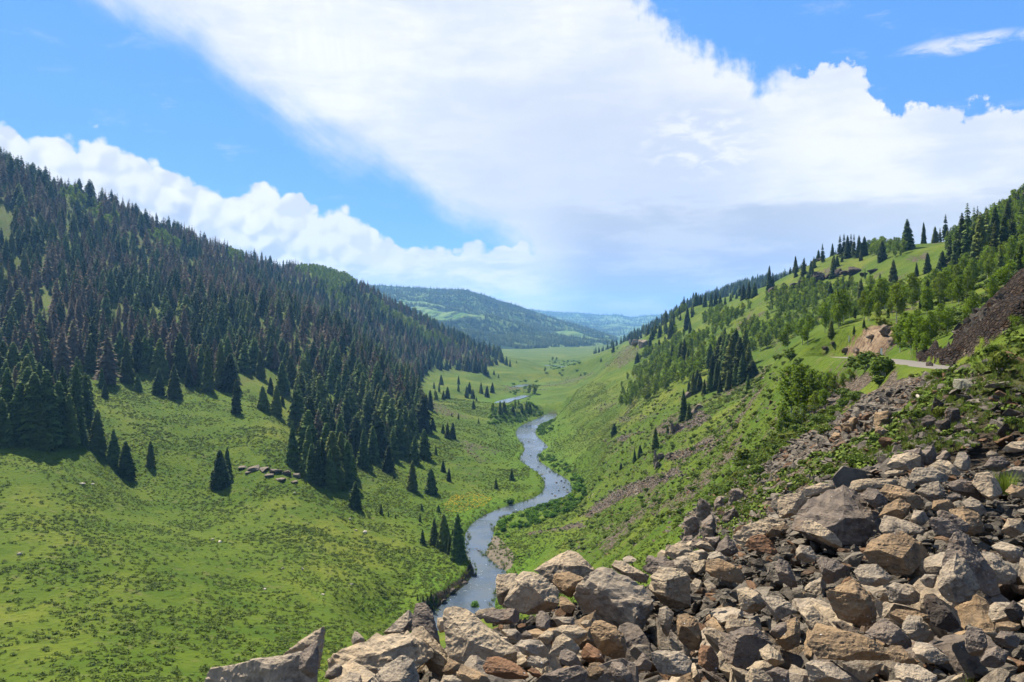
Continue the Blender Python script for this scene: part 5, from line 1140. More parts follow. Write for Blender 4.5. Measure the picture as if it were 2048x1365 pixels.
# ------------------------------------------------------------------ woods on the blue mountain and the far hills (farther than trees can be told apart)
def hill_woods(name, X, D, Z, U, n, hh, pscale, z0, ridge_d, seed):
    iu = rng.integers(0, X.shape[0] - 1, n * 6); jd = rng.integers(0, X.shape[1] - 30, n * 6)
    fu, fd = rng.random(n * 6), rng.random(n * 6)
    def lerp(A): return (A[iu, jd] * (1 - fu) + A[iu + 1, jd] * fu) * (1 - fd) + (A[iu, jd + 1] * (1 - fu) + A[iu + 1, jd + 1] * fu) * fd
    x, y, z = lerp(X), lerp(D), lerp(Z)
    f = fbm(x, y + z, pscale, 5, seed); keep = ((f > 0.0) | (z < z0 + 26) & (f > -.3) | (y > ridge_d - 60)) & (z > z0 + 2.5)
    x, y, z = x[keep][:n], y[keep][:n], z[keep][:n]
    h = rng.uniform(*hh, len(x)); w = h * rng.uniform(.9, 1.3, len(x))
    planting(name, PFAR, np.stack([x, y, z - .5], 1), np.stack([w, w, h], 1))
PFAR = [proto('far_tree_shape', spruce_geo(600 + i, 7, 6, R=.24, power=.7), M_SPR) for i in range(3)]
hill_woods('mountain_forest', mX, mD, mZ, mU, 24000, (9, 16), 240, -62, 3000, 131)
hill_woods('distant_forest', hX, hD, hZ, hU, 9000, (16, 26), 600, -66, 6400, 137)

# ------------------------------------------------------------------ willows and bushes
several([(1090, 745, 12, 1.5), (1105, 722, 9, 1.8), (1113, 722, 8, 1.8)], "round leafy tree alone on the far valley floor", "round trees of the far valley floor", ASP[:2])
several([(1060, 790, 22, 1.5), (1067, 790, 23, 1.4), (1072, 788, 20, 1.4)], "rounded cottonwood of the small clump beside the distant river", "cottonwoods by the distant river", ASP[1:3])
several([(985, 832, 28, 1.2), (1000, 830, 30, 1.1), (1008, 825, 24, 1.2), (1026, 828, 18, 1.3), (1030, 822, 24, 1.0), (1044, 826, 20, 1.0), (1053, 822, 22, .9), (1060, 824, 20, .9), (1037, 815, 16, 1.0)], "dark narrow tree of the thicket on the island between the river arms", "trees of the river island thicket", ASP[2:3] + SPR[:2])
several([(1770, 752, 50, 1.2), (1757, 756, 36, 1.5)], "dark rounded bush hanging on the road's lower edge next to the white post", "bushes below the white post", BSH, cat='bush')
at(1733, 738, 44, BSH[0], "rounded bright green bush standing at the roadside left of the white post", 1.25, cat='bush')
at(1713, 735, 30, BSH[1], "lower bush touching the rounded roadside bush", 1.6, cat='bush')
at(1760, 770, 26, BSH[2], "yellowish bush under the roadside on the scree", 1.6, cat='bush')
at(2000, 742, 54, BSH[1], "yellow-green bush high on the rugged slope near the right border", 1.0, cat='bush', dmin=20)
at(1490, 924, 40, BSH[2], "solitary leafy bush on the lower rugged slope above the boulders", 1.25, cat='bush', dmin=28)
at(1527, 926, 24, BSH[0], "smaller bush to the right of the solitary one on the lower rugged slope", 1.3, cat='bush', dmin=28)
at(1655, 868, 26, BSH[3], "bush beside the slabby outcrop on the near slope", 1.4, cat='bush', dmin=28)
at(1690, 792, 20, BSH[0], "bush at the top of the scree chute below the road", 1.6, cat='bush')
BUSHR = [[(1400, 1000), (1480, 930), (1560, 870), (1640, 800), (1720, 745), (1850, 760), (1900, 745), (2060, 660), (2300, 560), (2300, 860), (2048, 870), (1900, 905), (1800, 915), (1640, 960), (1560, 985), (1450, 1050)]]
bs_ = rows(scatter(330, BUSHR, 24, 130, sep=1.5, vtol=.012, avoid=SCREE_MID))
n_b = 0; BU = []
for p in bs_:
    h = random.uniform(.3, .85) * (1.25 if p[1] > 55 else .7)
    if n_b < 170 and frame(p):
        plant(BSH[n_b % 4], p[0], p[1], p[2], h, random.uniform(1.1, 1.7), label="low scrubby bush among the broken stones of the near right-hand slope", cat='bush', group="scrubby bushes of the near slope"); n_b += 1
    else: BU.append((p[0], p[1], p[2], h))
mid_b = scatter(800, [[(1060, 1090), (1150, 1000), (1230, 870), (1300, 780), (1400, 790), (1500, 740), (1600, 690), (1700, 660), (1860, 640), (1900, 560), (2048, 500), (2048, 640), (1900, 720), (1700, 760), (1560, 870), (1400, 1040), (1200, 1120)]], 85, 520, sep=1.5, vtol=.02)
BU += [(p[0], p[1], p[2], random.uniform(.4, 1.2) * (1 + .5 * (p[4] < 760))) for p in mid_b]
mass('scrub_undergrowth', PBU, BU, 1.1, 1.8)
# willows along the water
WP = [[(990, 1066), (1010, 1036), (1060, 1022), (1110, 1006), (1150, 990), (1180, 985), (1150, 1020), (1080, 1046), (1040, 1070), (1000, 1078)], [(1075, 925), (1080, 908), (1105, 915), (1150, 940), (1180, 975), (1150, 985), (1140, 955), (1100, 935)],
      [(1055, 862), (1075, 848), (1110, 842), (1120, 850), (1100, 866), (1070, 876)], [(940, 1070), (960, 1042), (1000, 1022), (1060, 1005), (1055, 995), (990, 1010), (950, 1030), (935, 1055)], [(1015, 1128), (1030, 1120), (1040, 1135), (1020, 1146)], [(960, 1084), (985, 1082), (980, 1112), (962, 1108)],
      [(975, 850), (1030, 848), (1090, 828), (1060, 805), (990, 815)], [(968, 1180), (990, 1170), (990, 1225), (978, 1215)]]
wl = rows(scatter(520, WP, 150, 620, sep=1.3, water=.6, jitter=3))
n_w = 0; WI = []
for p in wl:
    h = random.uniform(.9, 2.2)
    if n_w < 90:
        plant(WIL[n_w % 3], p[0], p[1], p[2], h, random.uniform(1.1, 1.8), label="bright green willow shrub growing on the bank of the winding river", cat='bush', group="willow shrubs along the river"); n_w += 1
    else: WI.append((p[0], p[1], p[2], h))
mass('willow_undergrowth', PWI, WI, 1.1, 1.8)
PGR = [proto('grass_shape', tuft_geo(720 + i, 26, 1.0, .4, .035), M_GRASS) for i in range(4)]
fw = scatter(160, [[(1090, 722), (1170, 722), (1180, 745), (1160, 760), (1110, 750)], [(1020, 765), (1080, 762), (1090, 785), (1060, 800), (1020, 800)]], 500, 1700, sep=4, water=1, jitter=3)
planting('far_willow_undergrowth', PWI, fw[:, :3], np.stack([rng.uniform(2, 5, len(fw))] * 2 + [rng.uniform(1.2, 2.6, len(fw))], 1))
_u = np.array([(XX[i, j], YY[i, j], ZZ[i, j]) for i, j in zip(*np.nonzero((RIVD > -.5) & (RIVD < 2.8) & (YY > 140) & (YY < 620)))]); _u = _u[rng.random(len(_u)) < .55]
_u[:, :2] += rng.normal(0, .35, (len(_u), 2)); _u[:, 2] = np.maximum(ground(_u[:, 0], _u[:, 1]), ZW - .1); _s = rng.uniform(.30, .95, len(_u))
planting('bank_grass', PGR, _u, np.stack([_s * 1.5, _s * 1.5, _s], 1), tilt=.15)
x_, y_ = onwater(948, 1212); plant(WIL[0], x_, y_, ZW - .05, 1.1, 2.2, label="round green grassy tussock standing in the water of the dark river bend", cat='tussock')

# ------------------------------------------------------------------ sage and grass on the open ground
MEA = [[(-560, 1600), (-560, 860), (0, 895), (160, 880), (180, 790), (230, 760), (500, 780), (590, 850), (610, 950), (700, 1000), (800, 970), (850, 900), (850, 780), (900, 745), (1000, 735), (1100, 745), (1080, 790), (1000, 850), (1060, 930), (1060, 990), (930, 1050), (920, 1150), (850, 1240), (700, 1365), (500, 1600)], [(700, 1000), (720, 905), (800, 900), (850, 900), (800, 980)], [(860, 1230), (930, 1150), (935, 1050), (1000, 1000), (1100, 990), (1040, 900), (1000, 850), (1000, 800), (1100, 760), (1200, 760), (1240, 850), (1180, 1000), (1040, 1140), (980, 1230)]]
PSG = [proto('sage_shape', clump_geo(700 + i), M_SAGE) for i in range(5)]
def sage(name, polys, n, d0, d1, lo, hi, thr=-1, water=3, ns=9):
    p = scatter(n, polys, d0, d1, vtol=.01, water=water, avoid=SCREE_MID + SCREE_FAR)
    keep = np.clip((fbm(p[:, 0], p[:, 1], ns, 3, 141) - thr) / .40, .16, 1) * np.clip(1.25 - p[:, 1] / 700, .3, 1)
    p = p[rng.random(len(p)) < keep]
    s = rng.uniform(lo, hi, len(p)) * (1 + .35 * fbm(p[:, 0], p[:, 1], 25, 2, 143)); return planting(name, PSG, p[:, :3], np.stack([s * rng.uniform(1.0, 1.5, len(p)), s * rng.uniform(1, 1.4, len(p)), s * .82], 1), tilt=.1)
sage('sage_undergrowth', MEA, 80000, 60, 560, .20, .90, thr=-.30, ns=10)
SLP = [[(980, 1120), (1100, 1000), (1180, 900), (1120, 820), (1200, 760), (1300, 760), (1400, 800), (1560, 740), (1700, 690), (2048, 560), (2300, 500), (2300, 860), (1900, 930), (1560, 1060), (1380, 1150), (1000, 1300)]]
sage('slope_undergrowth', SLP, 34000, 28, 520, .22, .70, thr=-.15, ns=8)
ne = scatter(9000, [[(-500, 1365), (500, 1365), (900, 1300), (1100, 1200), (1400, 1080), (1500, 1020), (1500, 1500), (1100, 2100), (-500, 2400)]], 12, 150, need_vis=False)
ne = ne[(ne[:, 1] > 24) | (ne[:, 3] < 420)]; es = rng.uniform(.15, .6, len(ne))
planting('embankment_undergrowth', PSG, ne[:, :3], np.stack([es * 1.3, es * 1.2, es * .85], 1), tilt=.1)
gp = scatter(7000, BUSHR, 22, 130, vtol=.01, avoid=SCREE_MID)
gs = rng.uniform(.10, .24, len(gp)); planting('slope_grass', PGR, gp[:, :3], np.stack([gs * 1.3, gs * 1.3, gs], 1), tilt=.15)
# yellow flowers on the left bank
M_YEL = plain("yellow_petals", (0.42, 0.30, 0.015)); PYE = [proto('flower_shape', clump_geo(760 + i, 16, .22), M_YEL) for i in range(2)]
fp = scatter(420, [[(888, 1010), (905, 990), (950, 985), (985, 998), (970, 1012), (925, 1026), (890, 1024)]], 180, 320, jitter=4)
fs = rng.uniform(.3, .7, len(fp)); planting('yellow_flower_undergrowth', PYE, fp[:, :3] + [0, 0, .1], np.stack([fs * 1.3, fs * 1.3, fs * .7], 1))
# ------------------------------------------------------------------ boulders
from mathutils import noise as mn
def rock_material():
    w = new_mat("volcanic_rock"); geo = w.node('ShaderNodeNewGeometry'); pos = geo.outputs['Position']
    oi = w.node('ShaderNodeObjectInfo'); base = oi.outputs['Color']; r = oi.outputs['Random']
    p = w.vadd(w.node('ShaderNodeTexCoord').outputs['Object'], w.comb(w.math('MULTIPLY', r, 37.0), r, 0.0))
    n1 = w.noise(p, 1.3, 5, 0.62); n2 = w.noise(p, 6.0, 6, 0.7); n3 = w.noise(p, 28.0, 5, 0.75)
    c = w.mix(w.step(n1, 0.35, 0.65), w.mix(1.0, base, (0.66, 0.64, 0.64), 'MULTIPLY'), base)
    c = w.mix(w.step(n2, 0.42, 0.60, 0.0, 0.75), c, w.mix(1.0, base, (1.22, 1.16, 1.06), 'MULTIPLY'))
    c = w.mix(w.step(n2, 0.44, 0.36, 0.0, 0.55), c, (0.048, 0.038, 0.030))
    rust = w.step(w.noise(p, 2.3, 4, 0.6), 0.58, 0.70, 0.0, 0.55); c = w.mix(rust, c, w.mix(0.6, base, (0.16, 0.088, 0.038)))
    c = w.mix(w.step(n3, 0.60, 0.72, 0.0, 0.5), c, (0.29, 0.255, 0.20)); c = w.mix(w.step(n3, 0.40, 0.32, 0.0, 0.6), c, (0.030, 0.025, 0.020))
    spk = w.voro(p, 9.0); c = w.mix(w.step(spk, 0.075, 0.045), c, (0.42, 0.42, 0.40))
    w.put(w.bs.inputs['Base Color'], c); w.bs.inputs['Roughness'].default_value = 0.92; w.bs.inputs['Specular IOR Level'].default_value = 0.12
    pit = w.voro(w.vadd(p, w.vmul(w.noise(p, 7, 2, .5, color=True), (.1, .1, .1))), 11.0); pits = w.step(pit, 0.05, 0.20)
    strat = w.noise(w.vmul(p, (1.0, 1.0, 4.0)), 3.0, 4, 0.6)
    h = w.math('ADD', w.math('ADD', w.math('MULTIPLY', n2, 0.9), w.math('MULTIPLY', n3, 0.30)), w.math('ADD', w.math('MULTIPLY', pits, 0.20), w.math('MULTIPLY', strat, 0.5)))
    w.put(w.bs.inputs['Normal'], w.bump(h, 0.9, 0.050))
    return w.m
M_ROCK = rock_material()
def rough_hull(pts, cell, amp, seed, rounding=0.06, cuts=None, front_cuts=False):
    """angular stone: the convex hull of pts, refined to faces of about `cell` and chipped by noise; a single closed mesh"""
    bm = bmesh.new()
    for p in pts: bm.verts.new(p)
    r = bmesh.ops.convex_hull(bm, input=bm.verts[:])
    junk = [g for g in set(r['geom_interior'] + r['geom_unused']) if isinstance(g, bmesh.types.BMVert)]
    bmesh.ops.delete(bm, geom=junk, context='VERTS')
    rr = random.Random(seed * 13 + 5); cen = sum((v.co for v in bm.verts), Vector()) / len(bm.verts)
    for _ in range(cuts if cuts is not None else 5):
        nn = Vector((rr.gauss(0, 1), rr.gauss(-.5, 1), rr.gauss(.2, 1))).normalized() if not front_cuts else Vector((rr.gauss(0, .6), -rr.uniform(.5, 1.6), rr.gauss(.15, .6))).normalized(); sup = max((v.co - cen).dot(nn) for v in bm.verts)
        g = bmesh.ops.bisect_plane(bm, geom=bm.verts[:] + bm.edges[:] + bm.faces[:], plane_co=cen + nn * sup * rr.uniform(.66, .88), plane_no=nn, clear_outer=True)
        eds = [q for q in g['geom_cut'] if isinstance(q, bmesh.types.BMEdge)]
        if eds: bmesh.ops.contextual_create(bm, geom=eds)
    bmesh.ops.recalc_face_normals(bm, faces=bm.faces[:])
    bmesh.ops.dissolve_limit(bm, angle_limit=math.radians(7), verts=bm.verts[:], edges=bm.edges[:])
    bmesh.ops.bevel(bm, geom=bm.edges[:], offset=cell * .45, segments=1, profile=0.6, affect='EDGES', clamp_overlap=True)
    bmesh.ops.triangulate(bm, faces=bm.faces[:])
    for _ in range(7):
        long_ = [e for e in bm.edges if e.calc_length() > cell * 1.5]
        if not long_ or len(bm.faces) > 5200: break
        bmesh.ops.subdivide_edges(bm, edges=long_, cuts=1, use_grid_fill=False)
        bmesh.ops.triangulate(bm, faces=[f for f in bm.faces if len(f.verts) > 3])
    bmesh.ops.smooth_vert(bm, verts=bm.verts[:], factor=rounding, use_axis_x=True, use_axis_y=True, use_axis_z=True)
    bm.normal_update(); o = Vector((seed * 3.7, seed * 1.3, seed * .7)); S = amp * 9
    mv = []
    for v in bm.verts:
        p = v.co / S + o
        a = mn.noise(p * .55) * .5 + mn.noise(p * 1.4) * 0.45 - max(0, abs(mn.noise(p * 2.0)) - .12) * 1.5 + mn.noise(p * 5.1) * 0.40 + mn.noise(p * 11) * .2
        st = mn.noise(Vector((p.x * .5, p.y * .5, p.z * 3.0)))           # layers
        mv.append(v.co + v.normal * amp * (a + (0.55 if st > .12 else 0)))
    for v, c in zip(bm.verts, mv): v.co = c
    bm.normal_update()
    me = bpy.data.meshes.new('stone'); bm.to_mesh(me); bm.free(); me.materials.append(M_ROCK)
    me.polygons.foreach_set('use_smooth', [False] * len(me.polygons))
    return me
def boulder(i, tile, poly, color, label, d=None, thick=.8, lean=.55, front=None, name='boulder', amp=.020, group=None, rise=0.0):
    ox, oy, s = TILE[tile]; P2 = np.array([(ox + x / s, oy + y / s) for x, y in poly]); r = random.Random(1000 + i)
    yb = P2[:, 1].max(); cx, cy = P2.mean(0)
    if d is None: d = spot(cx, min(yb, 1362) if yb > 1362 else yb, 3.2)[1] + rise
    m = d / F; wpx, hpx = np.ptp(P2[:, 0]), np.ptp(P2[:, 1]); W, H = wpx * m, hpx * m; T = thick * min(W, H)
    C = Vector(((cx - CX) * m, d, -(cy - HY) * m)); pts = []
    def at3(px, py, back):
        dd = d + lean * (yb - py) * m + back; return Vector(((px - CX) / F * dd, dd, -(py - HY) / F * dd)) - C
    for x, y in P2: pts.append(at3(x, y, T * r.uniform(-.05, .12)))
    for x, y in P2: pts.append(at3(cx + (x - cx) * .72, cy + (y - cy) * .62, T * r.uniform(.7, 1.0)))
    fr = front or [(r.uniform(-.22, .22), r.uniform(-.05, .35)), (r.uniform(-.35, .35), r.uniform(.05, .45)), (r.uniform(-.3, .3), r.uniform(-.3, .1))]
    for k, (fx, fy) in enumerate(fr): pts.append(at3(cx + fx * wpx, cy + fy * hpx, -T * (.50, .34, .26, .3, .3)[k % 5]))
    size = math.sqrt(W * H); cell = max(size / 26, d / F * 3.4)
    me = rough_hull(pts, cell, size * amp, i + 3, cuts=4, front_cuts=True)
    o = bpy.data.objects.new(name, me); COL.objects.link(o); o.location = C; o.color = color
    return tag(o, label, name, group), C, d
hero_boxes = []
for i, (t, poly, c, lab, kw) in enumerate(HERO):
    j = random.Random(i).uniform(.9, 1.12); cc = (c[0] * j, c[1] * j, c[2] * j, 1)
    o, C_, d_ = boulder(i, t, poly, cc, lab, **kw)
    ox, oy, s = TILE[t]; P2 = np.array([(ox + x / s, oy + y / s) for x, y in poly]); hero_boxes.append((P2[:, 0].mean(), P2[:, 1].mean(), np.ptp(P2[:, 0]) / 2, np.ptp(P2[:, 1]) / 2, d_))
# stones that fill the pile: shared shapes, each its own object
def stone_mesh(seed, n=16, el=(1, .75, .6), cell=.075, amp=.018):
    r = random.Random(seed); pts = []
    for _ in range(n):
        v = Vector((r.gauss(0, 1), r.gauss(0, 1), r.gauss(0, 1))).normalized(); m = max(abs(v.x), abs(v.y), abs(v.z)); v = v / (m ** .6) * r.uniform(.40, .60)
        pts.append((v.x * el[0], v.y * el[1], v.z * el[2]))
    return rough_hull(pts, cell, amp, seed + 50)
STN = [stone_mesh(i, 9 + i % 4, ((1, .8, .6), (1.25, .8, .34), (1, .85, .75), (1.4, .65, .42))[i % 4]) for i in range(16)]
FILL_LAB = [("small angular rock filling a gap among the big boulders of the pile", "filler rocks of the pile"), ("fist-to-head-sized stone in the rubble between the boulders", "small stones of the pile")]
PILEP = [[(380, 1420), (440, 1345), (640, 1290), (700, 1300), (860, 1230), (1000, 1200), (1120, 1140), (1250, 1120), (1340, 1085), (1440, 1060), (1540, 1010), (1640, 985), (1720, 960), (1780, 920), (1850, 895), (2048, 880), (2300, 830), (2300, 1500), (380, 1500)]]
fl = scatter(1500, PILEP, 4.6, 23, sep=.30, vtol=.05, jitter=0)
fl = sorted(fl.tolist(), key=lambda p: p[1]); n_f = 0; SM = []
for p in fl:
    x, y, z, u, py = p; big_ = random.random() < .42; s = random.uniform(.40, .95) if big_ else random.uniform(.14, .40)
    s *= 1.0 if y < 12 else 1.25
    if not (330 < u < 2100 and py < 1480): continue
    z = z - random.uniform(.18, .45) - .12 * s
    if n_f >= 260 or s < .24: SM.append((x, y, z, s)); continue
    o = bpy.data.objects.new('rock' if big_ else 'stone', STN[n_f % 16]); COL.objects.link(o); n_f += 1
    o.location = (x, y, z); o.scale = (s, s, s * random.uniform(.8, 1.1)); o.rotation_euler = (random.uniform(-.8, .8), random.uniform(-.8, .8), random.uniform(0, 6.28))
    c = random.choice([TAN, GREY, GREY, DUSK, DUSK, OCHRE, TAN]); j = random.uniform(.75, 1.1); o.color = (c[0] * j, c[1] * j, c[2] * j, 1)
    l, g = FILL_LAB[0] if big_ else FILL_LAB[1]; tag(o, l, 'rock' if big_ else 'stone', g)
# rubble too fine to count: one object, stone shapes in greys and browns
def rubble_mat(name, dark=1.0):
    w = new_mat(name); r = w.node('ShaderNodeObjectInfo').outputs['Random']; p = w.node('ShaderNodeTexCoord').outputs['Object']; n = w.noise(p, 4.0, 5, .7)
    k = dark
    c = w.mix(r, (0.066 * k, 0.056 * k, 0.045 * k), (0.185 * k, 0.158 * k, 0.122 * k)); c = w.mix(w.step(w.math('FRACT', w.math('MULTIPLY', r, 5.7)), .8, .9), c, (0.15 * k, 0.088 * k, 0.050 * k))
    c = w.mix(w.step(n, .4, .62, 0, .6), w.mix(1.0, c, (.6, .6, .6), 'MULTIPLY'), c)
    w.put(w.bs.inputs['Base Color'], c); w.bs.inputs['Roughness'].default_value = .93; w.bs.inputs['Specular IOR Level'].default_value = .1
    w.put(w.bs.inputs['Normal'], w.bump(n, .8, .08)); return w.m
def rub_protos(nm, mat, n, el, cell=.20):
    out = []
    for i in range(n):
        me = stone_mesh(80 + i + len(nm), 12, el, cell, .02); me.materials.clear(); me.materials.append(mat); out.append(bpy.data.objects.new(nm, me))
    return out
M_RUB = rubble_mat("rubble_stone"); M_TAL = rubble_mat("dark_talus_stone", .52)
PRB = rub_protos('rubble_shape', M_RUB, 5, (1, .8, .5)); PSL = rub_protos('slab_shape', M_RUB, 4, (1.3, .8, .28)); PTL = rub_protos('talus_shape', M_TAL, 5, (1.2, .8, .42))
def rubble(name, protos, P_, lo, hi, power=2.2, sink=.1, flat=1.0):
    n = len(P_); s = lo + (hi - lo) * rng.random(n) ** power
    z = P_[:, 2] - s * sink
    return planting(name, protos, np.stack([P_[:, 0], P_[:, 1], z], 1), np.stack([s, s * rng.uniform(.7, 1.1, n), s * flat * rng.uniform(.7, 1.2, n)], 1), tilt=.38)
pr_ = scatter(7500, PILEP, 4.0, 24, vtol=.06, jitter=0); pr_[:, 2] -= .42 - .10 * rng.random(len(pr_))
pr_ = np.vstack([pr_[:, :3], np.array([(q[0], q[1], q[2]) for q in SM])])
rubble('pile_rubble', PRB + PSL[:2], pr_, .05, .42, 1.9)
rubble('scree_rubble', PSL + PRB[:3], scatter(6800, SCREE_MID, 34, 330, vtol=.015, jitter=9), .22, 1.1)
rubble('slope_rubble', PSL + PRB[:3], scatter(3600, RUGGED + [[(1480, 960), (1640, 850), (1760, 760), (1890, 745), (2048, 700), (2200, 650), (2200, 880), (1900, 905), (1640, 965)]], 22, 140, vtol=.012, jitter=9), .16, 1.0, 2.4)
rubble('hillside_rubble', PSL + PRB[:2], scatter(3600, [[(1120, 1100), (1200, 900), (1260, 800), (1400, 800), (1500, 760), (1600, 720), (1720, 720), (1740, 745), (1600, 850), (1480, 960), (1370, 1060), (1200, 1120)]], 60, 420, vtol=.01), .25, 1.1, 2.4)
rubble('far_scree_rubble', PRB[:3], scatter(5200, SCREE_FAR, 250, 900, vtol=.012, jitter=9), .5, 1.8)
rubble('dark_talus_rubble', PTL, scatter(6500, TALUS, 48, 125, vtol=.05, jitter=9), .3, 2.2, 1.8)

# ------------------------------------------------------------------ single rocks and outcrops on the slopes
def slope_rock(px, py, w, h, color, label, dmin=22, name='boulder', seed=None, group=None, amp=.03, lean=.5):
    x, y, z = spot(px, py, dmin); s = y / F; n = seed or int(px + py); W, H = w * s, h * s; r = random.Random(n); pts = []
    for _ in range(13):
        v = Vector((r.gauss(0, 1), r.gauss(0, 1), r.gauss(0, 1))).normalized(); m = max(abs(v.x), abs(v.y), abs(v.z)); v = v / (m ** .7) * r.uniform(.85, 1.05)
        pts.append((v.x * W / 2, v.y * (W * .35 + H * .25) + 0, v.z * H / 2 + H * .30))
    me = rough_hull(pts, max(math.sqrt(W * H) / 16, s * 3.2), math.sqrt(W * H) * amp, n % 97)
    o = bpy.data.objects.new(name, me); COL.objects.link(o); o.location = (x, y, z); o.color = color; return tag(o, label, name.replace('_', ' ') if name != 'boulder' else 'boulder', group)
def outcrop(parts, color, label, dmin=22, dark=None):
    """a crag: one top-level thing whose towers are its parts"""
    x0, y0, z0 = spot(parts[0][0], parts[0][1], dmin)
    e = bpy.data.objects.new('rock_outcrop', None); COL.objects.link(e); e.location = (x0, y0, z0); tag(e, label, 'outcrop')
    for k, (px, py, w, h) in enumerate(parts):
        x, y, z = spot(px, py, dmin); s = y / F; W, H = w * s, h * s; r = random.Random(int(px * 3 + py)); pts = []
        for _ in range(11):
            a = r.uniform(0, 6.28); q = r.uniform(.8, 1.0); t = r.random(); pts.append((math.cos(a) * W / 2 * q * (1 - .25 * t), math.sin(a) * W * .55 * q * (1 - .2 * t), -H * .25 + t * H * r.uniform(.9, 1.25)))
        me = rough_hull(pts, max(math.sqrt(W * H) / 14, s * 3.0), math.sqrt(W * H) * .045, int(px) % 83, .2)
        o = bpy.data.objects.new('crag', me); COL.objects.link(o); o.parent = e; o.location = (x - x0, y - y0, z - z0); j = r.uniform(.8, 1.15); o.color = (color[0] * j, color[1] * j, color[2] * j, 1)
    return e
slope_rock(1930, 778, 40, 26, (0.145, 0.14, 0.105, 1), "smooth grey-green egg-shaped boulder sitting alone on the rugged slope")
outcrop([(1712, 862, 34, 66), (1738, 856, 32, 60), (1694, 872, 36, 34), (1765, 850, 40, 44), (1775, 870, 50, 34), (1672, 880, 34, 20)], OCHRE, "brown-faced outcrop of upright slabs in the middle of the near slope")
outcrop([(1882, 868, 40, 42), (1905, 846, 36, 34), (1858, 858, 34, 34), (1875, 830, 30, 40), (1925, 862, 30, 22)], DARK, "dark shaded outcrop right of the brown-faced one, below the egg-shaped boulder")
outcrop([(1826, 932, 48, 60), (1858, 930, 46, 44), (1800, 936, 36, 36), (1885, 926, 40, 26)], DUSK, "two-part dark crag directly above the crest of the boulder pile")
outcrop([(1945, 852, 30, 18), (1925, 862, 22, 14)], DUSK, "small dark ledge near the right border beneath the rugged slope's grass")
outcrop([(1385, 1078, 46, 62), (1408, 1048, 46, 66), (1440, 1020, 44, 50), (1375, 1100, 40, 44), (1475, 1004, 40, 34), (1425, 1080, 56, 56), (1400, 1105, 50, 40), (1460, 1050, 44, 40), (1345, 1110, 40, 26)], DUSK, "ragged dark cliff of thin slabs on the slope right behind the pile's crest")
outcrop([(1345, 870, 12, 30), (1352, 864, 16, 22), (1362, 858, 18, 14)], DUSK, "columnar dark outcrop standing out of the middle of the right-hand slope")
outcrop([(1312, 930, 12, 46), (1322, 920, 20, 22), (1340, 915, 24, 14), (1316, 938, 18, 24)], DUSK, "lower columnar outcrop above the river, with a slim spruce against it")
outcrop([(1385, 830, 30, 18), (1400, 818, 24, 14), (1376, 795, 18, 14)], DUSK, "low rock step at the foot of the tall slim spruce")
outcrop([(1272, 692, 22, 18), (1285, 694, 26, 22), (1262, 690, 12, 12)], GREY, "pale-capped crag above the grey far scree")
outcrop([(1607, 572, 30, 22), (1640, 562, 34, 24), (1570, 578, 26, 14), (1672, 552, 30, 18), (1710, 548, 34, 16), (1545, 585, 26, 14), (1745, 545, 30, 12), (1590, 575, 30, 18), (1625, 566, 34, 26), (1655, 556, 26, 16), (1690, 550, 30, 16), (1560, 590, 20, 10), (1728, 552, 24, 10), (1640, 575, 30, 12)], DARK, "broken dark cliff band under the skyline meadow")
outcrop([(1640, 520, 22, 20), (1626, 528, 14, 14)], DARK, "small dark knob of rock on the skyline at the left end of the spruce row")
outcrop([(2035, 410, 40, 26), (2060, 400, 40, 30)], DARK, "dark rock cap on the summit at the upper right corner of the hill")
outcrop([(1320, 735, 14, 10), (1335, 728, 16, 10), (1310, 742, 14, 8)], DUSK, "low dark rock step in the bushes of the far slope")
outcrop([(1770, 668, 34, 26), (1740, 680, 26, 14), (1785, 690, 22, 22), (1715, 705, 22, 14), (1690, 705, 20, 14)], (0.128, 0.098, 0.070, 1), "orange-brown rocky road cut behind the white post")
outcrop([(1650, 700, 16, 10), (1665, 690, 14, 10)], DARK, "dark little crag at the left end of the orange road cut")
outcrop([(486, 936, 28, 5), (508, 938, 34, 7), (530, 941, 32, 8), (552, 944, 34, 9), (575, 948, 30, 10), (538, 952, 30, 5), (594, 954, 22, 10), (588, 965, 24, 4), (560, 960, 34, 5), (500, 946, 26, 4)], (0.115, 0.098, 0.074, 1), "low grey rock ledge in the meadow left of the forest tongue")
outcrop([(1860, 735, 20, 22), (1880, 720, 22, 18), (1905, 735, 20, 22)], DARK, "black rocks at the foot of the dark talus beside the road")
outcrop([(885, 1205, 24, 10), (905, 1186, 24, 12), (930, 1170, 24, 12), (948, 1157, 16, 12)], DARK, "dark eroded bank over the shaded bend of the river")
for k, (px, py, w, h, cc) in enumerate([(1352, 1112, 44, 30, GREY), (1392, 1102, 50, 34, TAN), (1424, 1096, 40, 30, DUSK), (1330, 1124, 36, 26, TAN), (1300, 1130, 30, 22, DUSK), (1374, 1122, 46, 26, DUSK), (1405, 1118, 40, 24, GREY), (1262, 1128, 34, 20, GREY), (1232, 1136, 26, 18, TAN), (1372, 1142, 52, 36, GREY), (1404, 1138, 46, 32, TAN), (1342, 1146, 44, 30, DUSK), (1432, 1130, 42, 30, GREY), (1386, 1126, 44, 26, TAN)]):
    slope_rock(px, py, w, h, cc, "rock closing the crest between the middle boulders and the three standing stones", 9, 'rock', 300 + k, 'rocks closing the crest of the pile')
LONE = [(165, 970, 12, 5), (185, 970, 8, 4), (700, 1040, 6, 5), (565, 1138, 8, 5), (605, 1140, 5, 7), (530, 1180, 8, 4), (703, 1170, 8, 5), (645, 1190, 9, 3), (730, 1066, 9, 6), (712, 1062, 8, 3), (440, 1085, 12, 4), (425, 1080, 8, 3), (40, 1110, 10, 6), (700, 985, 6, 4), (590, 987, 6, 4), (680, 962, 10, 12)]
